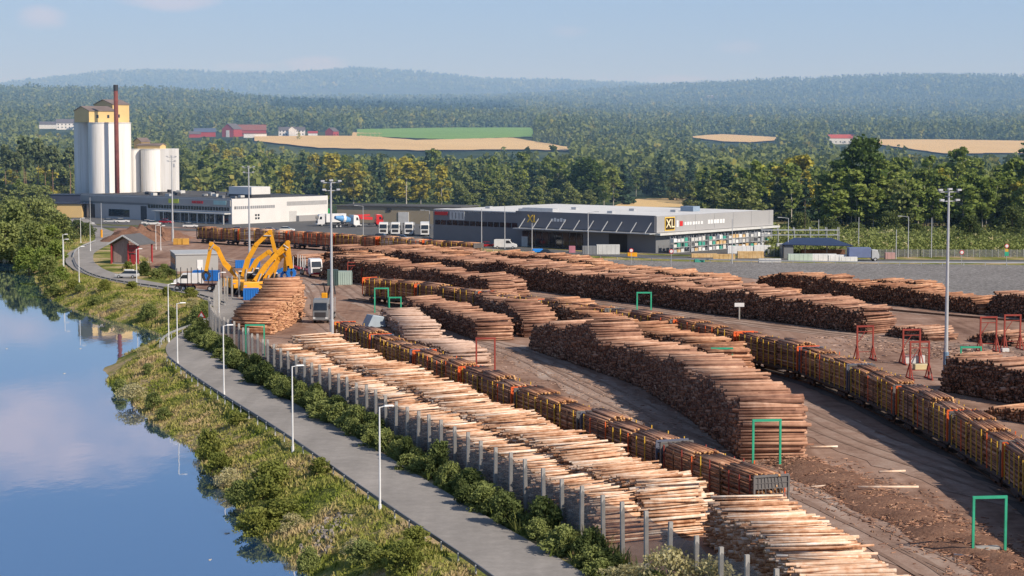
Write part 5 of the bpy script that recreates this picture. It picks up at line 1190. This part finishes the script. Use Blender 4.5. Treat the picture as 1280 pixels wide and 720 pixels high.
# silos
M_silo = mat('silo_concrete', [(.66,.64,.60),(.76,.74,.70),(.80,.785,.75)], scale=.25, scl=(1,1,.25), rough=.75)
M_ochre = cladding('ochre_cladding', (.70,.50,.22), 2)
def silo(px, D, r, h, label, grp):
    x = (px-640)/FPX*D; o = thing('silo', label, 'silo', (x, D, 0), 0, grp); b = MB(); b.cyl((0,0,0), (0,0,h), r, n=48, caps=False); b.build('body', M_silo, o, smooth=True); MB().cyl((0,0,h), (0,0,h+.35), r+.12, n=32).build('rim', M_offw, o)
S1 = 'tall white silos of the big cluster'; S2 = 'lower white silos right of the chimney'
silo(128.5, 686, 4.6, 31.6, 'big white silo at the front of the tall cluster', S1); silo(108.5, 696, 4.0, 31.6, 'tall white silo at the left of the big cluster', S1); silo(151, 694, 3.9, 31.6, 'tall white silo just right of the chimney', S1); silo(131, 703, 4.6, 31.6, 'tall white silo hidden at the back of the big cluster', S1)
silo(169.5, 700, 2.5, 22.4, 'narrow lower white silo right of the tall cluster', S2); silo(190, 698, 3.6, 22.4, 'wide lower white silo beside the boxy one', S2)
def gable_house(name, label, x, y, z, w, l, h, rise, rz, wm, rm, cat='building', over=.3, parent=None, ridge='y'):
    o = thing(name, label, cat, (x, y, z), rz) if not parent else parent
    W = MB(); W.prism([(-w/2,0),(w/2,0),(w/2,h),(0,h+rise),(-w/2,h)], -l/2, l/2); W.build('wall', wm, o)
    R = MB(); t = .18; k = over; sl = rise/(w/2)
    for s in (-1, 1): R.prism([(0,h+rise+.02),(s*(w/2+k),h-sl*k+.02),(s*(w/2+k),h-sl*k+.02+t),(0,h+rise+.02+t)], -l/2-k, l/2+k)
    R.build('roof', rm, o); return o
R_brown = dirt_mat('brown_roof_sheet', [(.15,.12,.115),(.22,.18,.17),(.28,.235,.22)], scales=(.1,.5,3), bump=.01)
o = gable_house('silo_head_house', 'ochre yellow gabled head house on the left of the tall silos', (119-640)/FPX*688, 690, 31.95, 8.4, 11.0, 3.9, 1.5, math.radians(-42), M_ochre, R_brown)
for y in (-2, 2.5): MB().box((4.22, y, 2.0), (.1, .9, 1.1)).build('window', M_glass, o)
o = gable_house('silo_head_house', 'higher ochre yellow gabled head house behind the chimney', (139.5-640)/FPX*696, 699, 31.95, 9.6, 7.5, 6.2, 1.6, math.radians(-38), M_ochre, R_brown)
MB().box((4.82, -1, 2.2), (.1, .8, 1.1)).build('window', M_glass, o)
x = (147-640)/FPX*679; o = thing('chimney', 'slender dark red brown chimney in front of the tall silos', 'chimney', (x, 679, 0)); MB().cyl((0,0,0), (0,0,43.6), .85, .72, 16, caps=True).build('shaft', mat('rust_red_metal', [(.14,.045,.04),(.24,.075,.06)], scale=.6), o, smooth=True); MB().cyl((0,0,42.6), (0,0,44.6), .80, n=12).build('tip', M_dark, o)
x = (209-640)/FPX*700; o = thing('silo_tower', 'boxy white tower at the right of the lower silos', 'tower', (x, 700, 0)); MB().box((0,0,11.4), (7.6,7,22.8)).build('wall', M_silo, o); MB().box((-2.2,-3.55,5.2), (1.5,.1,3.4)).build('blue_sign', paint('pale_blue_panel', (.25,.45,.75)), o); MB().box((3.2,-3.55,17), (.5,.1,1.2)).build('vent', M_steel, o)
o = gable_house('silo_head_house', 'small ochre roof house on the lower silos', (190-640)/FPX*699, 700, 22.8, 4.0, 9.0, 1.1, .6, math.radians(70), M_ochre, R_brown)
o = gable_house('silo_head_house', 'smallest ochre gabled dormer on top of the lower silos', (178-640)/FPX*703, 704, 22.8, 4.0, 4.0, 2.4, 1.2, math.radians(-40), M_ochre, R_brown)
o = thing('warehouse', 'ochre yellow warehouse with dark roofs at the left foot of the silos', 'building', (*G(86,272), 0), math.radians(-6)); MB().box((-2, 5, 2.3), (13, 10, 4.6)).build('wall', M_ochre, o); MB().box((-1, 5, 4.75), (18, 11, .3)).build('roof', paint('dark_blue_roof', (.04,.05,.08)), o)
MB().box((-4, 14, 5.0), (15, 9, 4.5)).build('rear_wall', cladding('dark_blue_cladding', (.05,.06,.10)), o); MB().box((-4, 14, 7.3), (15.5, 9.4, .25)).build('rear_roof', paint('dark_blue_roof', (.04,.05,.08)), o)

# shop building: corner (819,316)
cx, cy = G(819, 316.5); ang = math.atan2(-.65, .76)
B = Bld('shop_building', 'large dark grey shop building with a light grey right facade and white roof', (cx, cy), ang); LB, WB, HB = 72.6, 50.8, 8.5
MB().box((-LB/2, WB/2, HB/2), (LB, WB, HB)).build('wall', C_dark, B.o)
B.right('upper_wall', .0, 4.9, WB, HB-4.9+.35, C_light, .4); B.right('lower_wall', .0, 0, WB, 4.2, C_mid, .15); B.right('canopy', -.6, 4.3, WB+1.5, .5, M_offw, 1.9)
for i in range(6): B.right('panel_joint', 8.2*(i+.95), 5.2, .1, 3.6, C_mid, .42)
MB().box((-LB/2, WB/2, HB+.06), (LB-.6, WB-.6, .15)).build('roof', R_white, B.o)
b = MB(); b.box((-22, .1, HB+.25), (44, .4, .5)); b.build('parapet', C_dark, B.o); MB().box((-58, 2.5, HB-.1), (29, 5, .7)).build('roof_edge', R_white, B.o)
B.left('upper_band', 0, 5.0, 42, 3.85, C_dark, .3); B.left('canopy', -.5, 4.6, 43, .22, M_steel, 3.0)
for i in range(10): MB().bar((-1-i*4.4, -2.9, 4.8), (-1-i*4.4, -.3, 7.3), .16).build('canopy_strut', M_steel, B.o)
for i in range(14): B.left('window', 43.5+i*2.05, 4.7, 1.7, 1.2, M_glass, .1)
for i in range(9): B.left('shop_window', 22.2+i*2.2, .2, 1.95, 3.8, M_glass, .1)
B.left('doorway', 8.5, 0, 5.5, 4.2, M_dark, .12); B.left('door', 40, 0, 2.0, 2.6, M_offw, .14)
B.left('sign_board', 67.5, 7.2, 4.5, .9, M_red2, .14); B.left('sign_board', 61.5, 6.1, 5.2, 2.2, paint('pale_sign', (.55,.56,.57)), .14)
for i in range(4): B.left('sign_stroke', 62+i*1.2, 6.4, .3, 1.6, C_mid, .16)
M_gold = paint('gold_letter', (.80,.52,.08))
def xl(parent, loc, rz, s, plate=True):
    R = (PI/2, 0, rz)
    text_part('XL', s, M_gold, parent, loc, R, 'lettering', .12)
# right facade sign
M_plate = paint('brown_black_plate', (.05,.03,.012))
B.right('sign_frame', 3.2, 5.25, 4.1, 3.3, M_gold, .50); B.right('sign_plate', 3.45, 5.5, 3.6, 2.8, M_plate, .56)
text_part('XL', 2.9, paint('cream_letter', (.9,.78,.5)), B.o, (.60, 5.25, 6.9), (PI/2, 0, PI/2), 'lettering', .05)
B.right('sign_dot', 9.4, 6.2, 1.2, 1.2, M_red2, .5); B.right('sign_plate', 8.0, 6.0, .8, 1.6, M_white, .48)
for i, w in enumerate((.8,.9,.7,.9,.8,.7,.9)): B.right('sign_letter', 11.3+i*1.15, 6.35, w, .75, M_white, .48)
for i, w in enumerate((1.1,.9,1.2,1.0,1.1,.8)): B.right('sign_letter', 21.2+i*1.3, 6.3, w, 1.0, M_white, .48)
text_part('XL', 2.7, M_gold, B.o, (-38.3, -.42, 7.1), (PI/2, 0, 0), 'lettering', .05)
for i in range(5): B.left('sign_letter', 27.5+i*1.0, 6.7, .7, .9 if i % 2 else .7, M_white, .36)
MB().box((-14, 34, HB+.8), (4, 3, 1.3)).build('roof_unit', paint('blue_grey_unit', (.25,.33,.42)), B.o); MB().box((-40, 5, HB+.7), (10, 2.5, 1.0)).build('roof_unit', M_steel, B.o)
for i in range(7): MB().box((-random.uniform(5, 66), random.uniform(6, 46), HB+.4), (1.6, 1.2, .7)).build('roof_unit', M_steel, B.o)
# racks and goods in front of the right facade
M_pal = mat('sawn_timber', [(.45,.28,.12),(.62,.42,.2),(.7,.52,.3)], scale=1.2); gm = [paint('teal_pallet', (.06,.33,.25)), M_white, M_offw, M_pal, paint('pale_bundle', (.62,.6,.56)), M_steel]
ca, sa = math.cos(ang), math.sin(ang)
def loc(xl_, yl): return (cx+xl_*ca-yl*sa, cy+xl_*sa+yl*ca)
rk = 0
for (yl, wd, lv) in [(4.5,6.5,3),(12,7,3),(20,8,3),(29,9,3),(39,9.5,3)]:
    rk += 1; X, Y = loc(4.0, yl); o = thing('storage_rack', ['first','second','third','fourth','fifth'][rk-1]+' outdoor rack counted from the shop corner with the sign', 'rack', (X, Y, .05), ang+PI/2, 'outdoor racks along the light grey facade')
    for x in (-wd/2, -wd/6, wd/6, wd/2):
        for y in (-.5, .5): MB().bar((x, y, 0), (x, y, 4.0), .1).build('upright', M_steel, o)
    for k in range(lv): MB().box((0, 0, 1.25*k+.12), (wd, 1.1, .1)).build('shelf', M_steel, o)
    for k in range(lv):
        x = -wd/2+.75
        while x < wd/2-.4:
            if random.random() < .85:
                m = random.choice(gm) if not (yl in (4.5, 12) and k > 0) else random.choice([gm[0], gm[1], gm[2], gm[4]]); h = random.uniform(.6, 1.0); q = MB().box((0, 0, h/2), (1.2, 1.0, h)).build('pallet_goods', m, None, (X+x*math.cos(ang+PI/2), Y+x*math.sin(ang+PI/2), .05+1.25*k+.18), ang+PI/2, bevel=.03)
                tag(q, ('teal' if m is gm[0] else 'timber' if m is M_pal else 'pale')+' pallet load on the '+['lowest','middle','top'][k]+' shelf of the '+['first','second','third','fourth','fifth'][rk-1]+' outdoor rack', 'pallet load', 'pallet loads on the outdoor racks')
            x += 1.5
for i, (px, py, w, h, m, l) in enumerate([(880,322,6,.9,M_pal,'long stack of yellow boards at the foot of the racks, left one'),(905,325,5,1.3,M_pal,'stack of yellow boards left of the white wrapped ones'),(938,323,6,1.6,M_pal,'stack of yellow boards under white sheets'),(925,317,6,1.8,M_white,'long white wrapped bundle behind the yellow boards'),(955,316,5,1.8,M_white,'white wrapped bundle at the right end of the facade'),(874,328,2.2,.7,gm[0],'single teal tarpaulin bundle by the roadside'),(962,328,5,.8,M_offw,'low pale stack of slabs by the guard rail'),
        (1000,327,5.5,1.7,paint('pale_green_wrap', (.5,.6,.52)),'pale green wrapped stack before the blue roofed shed'),(1030,327,5.5,1.7,M_white,'white wrapped stack in the middle before the shed'),(1046,327,4.0,1.5,M_white,'white wrapped stack right of centre before the shed'),(1060,328,4.0,1.2,M_white,'low white wrapped stack beside the blue tank car'),(1112,324,2.2,1.5,paint('pinkish_box', (.5,.3,.28)),'small pinkish box beside the highway'),(976,317,2.0,2.4,M_offw,'pale upright tank left of the shed'),(741,318,5,2.0,C_mid,'grey covered trolley shelter left of the pale one'),(760,318,5.5,2.3,M_offw,'pale glass trolley shelter in front of the dark facade'),(790,322,2.2,1.1,M_exc,'small yellow machine before the dark facade'),(715,316,1.5,1.6,paint('rose_poster', (.5,.2,.25)),'small pink poster stand in front of the shop entrance')]):
    X, Y = G(px, py); q = MB(); q.box((0, 0, h/2), (w, 1.3, h)); 
    for k in range(int(w/1.0)): q.box((-w/2+.5+k*1.0, -.67, h/2), (.08, .05, h*.95))
    tag(q.build('goods_stack', m, None, (X, Y, .05), random.uniform(-.05, .1), bevel=.04), l, 'goods stack')
# dark shed with blue roof
o = thing('open_shed', 'open sided shed with a dark blue roof beside the highway', 'shed', (*G(1018,322), 0), -.02); MB().add([(-8,-3,3.3),(8.5,-3,3.0),(4.5,6,4.3),(-4,6,4.3),(-8,-3,3.1),(8.5,-3,2.8),(4.5,6,4.1),(-4,6,4.1)], [(0,1,2,3),(7,6,5,4),(0,4,5,1),(1,5,6,2),(2,6,7,3),(3,7,4,0)]).build('roof', paint('dark_blue_roof2', (.03,.045,.10)), o)
for x in (-7.5,-2.5,2.5,8): MB().bar((x,-2.7,0),(x,-2.7,3.1),.2).build('post', M_dark, o)
MB().box((-6.5,0,1.5), (2.6,5,3.0)).build('wall', C_mid, o); MB().box((2,1,.9), (10,3,1.8)).build('stored_timber', M_bark, o)
o = thing('rack_frame', 'bare grey steel racking behind the shed with the dark blue roof', 'rack', (*G(998,312), 0), 0)
for x in (-9,-5,-1,3,7,10):
    for y in (0, 2): MB().bar((x,y,0),(x,y,5.5),.14).build('upright', M_steel, o)
for z in (3.6, 4.8): MB().box((.5, 1, z), (19, 2.2, .14)).build('shelf', M_steel, o)
o = thing('tank_truck', 'blue and white box truck at the right end of the wrapped stacks', 'truck', (*G(1080,327), .08), .05); MB().box((-1.2,0,2.0), (5,2.4,2.3)).build('cargo_box', paint('slate_blue', (.14,.18,.32)), o, bevel=.1); MB().prism([(1.5,.6),(3.2,.6),(3.2,1.5),(2.8,2.6),(1.5,2.7)], -1.1, 1.1).build('cab', M_steel, o, bevel=.08)
for x in (-2.6, 2.3):
    for s in (-1, 1): wheel(o, x, s*1.0, .45, .3)
# long low building behind the trucks
o = thing('low_warehouse', 'low brown walled warehouse with a dark flat roof behind the white trucks', 'building', (*G(490,279), 0), math.atan2(-.35, 1)); MB().box((2, 8, 2.6), (42, 16, 5.2)).build('wall', cladding('sand_cladding', (.30,.25,.17)), o); MB().box((2, 8, 5.3), (43, 17, .3)).build('roof', R_dark, o); MB().box((4,-.1,1.9), (3.5,.3,3.4)).build('door', M_offw, o); MB().box((-1,-.1,4.2), (1.4,.3,1.0)).build('sign', M_dark, o)
# container building + red shed
cx2, cy2 = G(220, 339.5); o = thing('container_building', 'low grey container building with a pale roof behind the white van', 'building', (cx2, cy2, 0), math.radians(14)); MB().box((4.4, 7, 1.75), (8.8, 14, 3.5)).build('wall', cladding('pale_container', (.40,.40,.385), 3), o); MB().box((4.4, 7, 3.6), (9.2, 14.4, .2)).build('roof', paint('pale_roof', (.48,.49,.49), .6), o)
MB().box((-.04, 7, 1.75), (.06, 13.9, 3.4)).build('side_panel', cladding('blue_grey_panel', (.17,.22,.26), 3), o)
for i in range(8): MB().box((-.1, 1.4+i*1.65, 2.0), (.06, .8, 1.3)).build('window', M_glass, o)
MB().box((5.0, -.06, 1.3), (1.2, .1, 2.2)).build('door', M_white, o)
X, Y = G(156, 330); o = thing('wooden_shed', 'open red timber shed with grey gable wall and balcony beside the curving road', 'shed', (X, Y, 0), math.radians(-18)); w = 6.6
M_pw = mat('weathered_boards', [(.28,.2,.18),(.40,.31,.28)], scale=1, scl=(6,1,1)); M_rw = paint('barn_red', (.42,.045,.05), .7)
MB().prism([(-w/2+.2,.3),(w*.1,.3),(w*.1,5.6),(0,5.9),(-w/2+.2,4.2)], .5, .7).build('gable_wall', M_pw, o); MB().box((1.9,.8,2.6), (2.6,.15,3.2)).build('inner_wall', M_pw, o)
R = MB()
for s in (-1, 1): R.prism([(0,6.3),(s*(w/2+.6),4.2),(s*(w/2+.6),4.4),(0,6.52)], -.8, 7.2)
R.build('roof', paint('slate_roof', (.12,.12,.125), .7), o)
b = MB()
for s in (-1, 1): b.bar((0,-.85,6.35), (s*(w/2+.6),-.85,4.25), .14, .3)
b.build('barge_board', M_offw, o)
for x, y in ((-w/2,0),(w/2,0),(.9,0),(-w/2,6.4),(w/2,6.4)): MB().bar((x,y,0),(x,y,4.5),.3).build('corner_post', M_rw, o)
b = MB(); b.bar((.9,-.1,2.6),(w/2,-.1,2.6),.2); b.bar((.9,-.1,3.5),(w/2,-.1,3.5),.12)
for i in range(7): b.bar((1.1+i*.35,-.1,2.6),(1.1+i*.35,-.1,4.7),.1)
b.build('balcony', M_rw, o); b = MB(); 
for i in range(12): b.bar((-w/2-.1,.2+i*.55,0),(-w/2-.1,.2+i*.55,4.2),.3,.2)
b.build('side_boards', paint('shaded_board', (.045,.04,.04), .8), o); MB().box((2.3,.3,1.1), (1.6,.6,2.2)).build('red_cabinet', M_rw, o); MB().box((0,3.2,.1), (w,6.4,.2)).build('floor', M_conc, o)  # side boards coloured near black for the shade on that side

# farm buildings on the slope
def farm(px, py, w, l, h, rise, rz, wm, rm, label, nwin=0, wh=1.2, wing=None):
    x, y, z = GT(px, py); o = gable_house('farm_house' if 'house' in label else 'barn', label, x, y, z-.5, w, l, h+.5, rise, rz, wm, rm, 'house' if 'house' in label else 'barn')
    for i in range(nwin):
        for zz in ((2.0, 4.6) if h > 5 else (1.8,)): MB().box((w/2+.04, -l/2+l*(i+.5)/nwin, zz+.5), (.08, 1.0, wh)).build('window', M_glass, o)
    return o
FR = paint('falu_red', (.36,.05,.04), .8); RR = paint('tile_red_brown', (.24,.10,.075), .8); RG = paint('grey_tiles', (.13,.12,.125), .8)
farm(290, 171, 11, 15, 6.5, 4.5, math.radians(-20), FR, RG, 'red barn with a white gable, leftmost big barn of the farm')
x, y, z = GT(290, 171); MB().box((0, -7.6, 3), (3.2, .2, 6)).build('white_gable_panel', M_white, [c for c in COL.objects if c.get('label', '') == 'red barn with a white gable, leftmost big barn of the farm'][0])
farm(315, 170, 12, 24, 5, 4.5, math.radians(-82), FR, RR, 'long red barn with a brown roof in the middle of the farm', 8)
farm(319, 172.5, 3, 19, 3.4, .5, math.radians(-86), M_white, RR, 'low white outhouse along the foot of the long barn')
farm(365, 171, 9, 22, 5.2, 2.8, math.radians(-88), M_white, RG, 'large white farm house with a central gable', 8)
farm(366, 171.5, 6, 8, 6.6, 2.2, 0, M_white, RG, 'white central gable wing of the farm house', 2)
farm(415, 171, 8, 9, 4.6, 3.0, math.radians(-25), FR, RG, 'small red barn standing alone right of the farm house', 2)
farm(391, 171, 5, 8, 3, 1.5, math.radians(-85), M_white, FR, 'little white shed house between farm house and small barn')
farm(256, 171, 9, 18, 4, 3, math.radians(-80), FR, paint('slate_blue_roof', (.10,.13,.2)), 'low red barn with a bluish roof left of the farm')
farm(243, 172, 5, 10, 3, 2, math.radians(-80), FR, RG, 'tiny red shed at the left end of the farm')
farm(82, 162, 9, 17, 6, 3.5, math.radians(-75), M_white, RG, 'white farm house high among the trees left of the silos', 5)
farm(63, 161, 8, 20, 4, 2.5, math.radians(-85), M_white, RG, 'long low white barn among the trees left of the silos')
farm(1051, 180, 9, 24, 5, 3.0, math.radians(-80), M_offw, paint('red_roof', (.42,.08,.05), .8), 'pale building with a red roof above the big round green trees', 6)
farm(602, 146, 12, 26, 5, 2, math.radians(-85), M_white, M_white, 'distant white building in front of the dark ridge')
farm(893, 122, 10, 40, 4, 2, math.radians(-88), paint('pink_clearing', (.6,.38,.3)), M_offw, 'tiny pale building on the hill at the right')
# ---------------------------------------------------------------- sky, sun, haze, camera
SUN_EL, SUN_AZ = 35.0, 128.0      # azimuth clockwise from the view direction
def world():
    w = bpy.data.worlds.new('World'); sc.world = w; w.use_nodes = True; t = w.node_tree; t.nodes.clear(); L = t.links
    out = t.nodes.new('ShaderNodeOutputWorld'); bg = t.nodes.new('ShaderNodeBackground'); bg.inputs[1].default_value = SKY
    sk = t.nodes.new('ShaderNodeTexSky'); sk.sky_type = 'NISHITA'; sk.sun_disc = False
    sk.sun_elevation = math.radians(SUN_EL); sk.sun_rotation = math.radians(SUN_AZ); sk.air_density = 1.0; sk.dust_density = .6; sk.ozone_density = 2.2; sk.altitude = 100
    tc = t.nodes.new('ShaderNodeTexCoord'); sp = t.nodes.new('ShaderNodeSeparateXYZ'); L.new(tc.outputs['Generated'], sp.inputs[0])
    az = math_n(t, 'ARCTAN2', sp.outputs[0], sp.outputs[1]); el = math_n(t, 'ARCSINE', sp.outputs[2])
    mp = t.nodes.new('ShaderNodeMapping'); mp.inputs['Scale'].default_value = (1, 1, 2.6); L.new(tc.outputs['Generated'], mp.inputs[0])
    nz = noise_n(t, mp.outputs[0], 16, 7, .6)
    tot = None
    for a0, e0, sa, se, k in CLOUDS:
        u = math_n(t, 'DIVIDE', math_n(t, 'SUBTRACT', az, math.radians(a0)), math.radians(sa)); v = math_n(t, 'DIVIDE', math_n(t, 'SUBTRACT', el, math.radians(e0)), math.radians(se))
        d = math_n(t, 'ADD', math_n(t, 'MULTIPLY', u, u), math_n(t, 'MULTIPLY', v, v))
        q = math_n(t, 'SUBTRACT', 1.0, d); q = math_n(t, 'ADD', q, math_n(t, 'MULTIPLY', math_n(t, 'SUBTRACT', nz, .46), 4.0))
        q = math_n(t, 'MULTIPLY', math_n(t, 'MULTIPLY', q, .8, clamp=True), k); tot = q if tot is None else math_n(t, 'MAXIMUM', tot, q)
    n2 = noise_n(t, mp.outputs[0], 7, 6, .6); veil = math_n(t, 'MULTIPLY', math_n(t, 'SUBTRACT', n2, .52), 1.2, clamp=True)
    hi = math_n(t, 'MULTIPLY', math_n(t, 'SUBTRACT', el, .36), 4, clamp=True); tot = math_n(t, 'MAXIMUM', tot, math_n(t, 'MULTIPLY', veil, hi))
    # pale summer haze band low in the sky
    hz = math_n(t, 'SUBTRACT', 1.0, math_n(t, 'DIVIDE', el, .30), clamp=True)
    m0 = t.nodes.new('ShaderNodeMix'); m0.data_type = 'RGBA'; L.new(math_n(t, 'MULTIPLY', math_n(t, 'POWER', hz, .4), HAZEBAND), m0.inputs[0]); L.new(sk.outputs[0], m0.inputs[6]); L.new(ramp_n(t, math_n(t, 'DIVIDE', el, .30), [HAZECOL, (2.3,4.0,7.6), (.45,1.45,4.5), (.45,1.4,4.2)], [0, .22, .62, 1]), m0.inputs[6+1])
    mx = t.nodes.new('ShaderNodeMix'); mx.data_type = 'RGBA'; L.new(tot, mx.inputs[0]); L.new(m0.outputs[2], mx.inputs[6]); mx.inputs[7].default_value = (*CLOUDCOL, 1)
    L.new(mx.outputs[2], bg.inputs[0]); L.new(bg.outputs[0], out.inputs[0])
SKY = .11
HAZEBAND = .85; HAZECOL = (2.75, 4.35, 7.6); CLOUDCOL = (6.8, 6.2, 7.2)
CLOUDS = [(-13.2, 3.05, .7, .35, .5), (-9.8, 3.55, 1.3, .3, .5), (-5.6, 1.8, .9, .22, .4), (-7.5,1.75,1.0,.12,.3), (1.6, 2.75, .6, .2, .25), (6.5,2.3,.7,.2,.2),(4.6,1.38,1.0,.12,.3),(-14.0, 8.4, 5.0, 1.5, .95), (-15.5, 5.8, 3.6, .7, .85)]
world()
sd = bpy.data.lights.new('sun', 'SUN'); sd.energy = 5.0; sd.angle = math.radians(.55); sd.color = (1.0, .88, .73)
so = bpy.data.objects.new('sun', sd); COL.objects.link(so)
e, a = math.radians(SUN_EL), math.radians(SUN_AZ)
so.rotation_euler = Vector((math.sin(a)*math.cos(e), math.cos(a)*math.cos(e), math.sin(e))).to_track_quat('Z', 'Y').to_euler()
def haze():
    m = bpy.data.materials.new('haze'); t = nt(m); out = t.nodes.new('ShaderNodeOutputMaterial')
    v = t.nodes.new('ShaderNodeVolumeScatter'); v.inputs['Color'].default_value = (.42, .68, 1.0, 1); v.inputs['Density'].default_value = HAZE; v.inputs['Anisotropy'].default_value = -.05
    em = t.nodes.new('ShaderNodeEmission'); em.inputs[0].default_value = (.06, .34, 1.0, 1); em.inputs[1].default_value = HAZE*.17   # blue glow added in place of light scattered more than once
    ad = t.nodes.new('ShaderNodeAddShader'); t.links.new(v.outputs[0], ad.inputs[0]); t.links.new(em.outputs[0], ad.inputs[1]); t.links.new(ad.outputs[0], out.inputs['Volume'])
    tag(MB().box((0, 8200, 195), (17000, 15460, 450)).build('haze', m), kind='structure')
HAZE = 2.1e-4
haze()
cd = bpy.data.cameras.new('camera'); cd.sensor_width = 36; cd.lens = 70; cd.clip_end = 40000; cd.clip_start = .5
co = bpy.data.objects.new('camera', cd); COL.objects.link(co); co.location = (0, 0, CH); co.rotation_euler = (PI/2-TH, 0, 0); sc.camera = co
sc.view_settings.view_transform = 'Standard'; sc.view_settings.look = 'None'; sc.view_settings.exposure = 0
sc.cycles.max_bounces = 5; sc.cycles.diffuse_bounces = 2; sc.cycles.glossy_bounces = 3; sc.cycles.transparent_max_bounces = 16; sc.cycles.volume_bounces = 0
sc.cycles.use_denoising = True
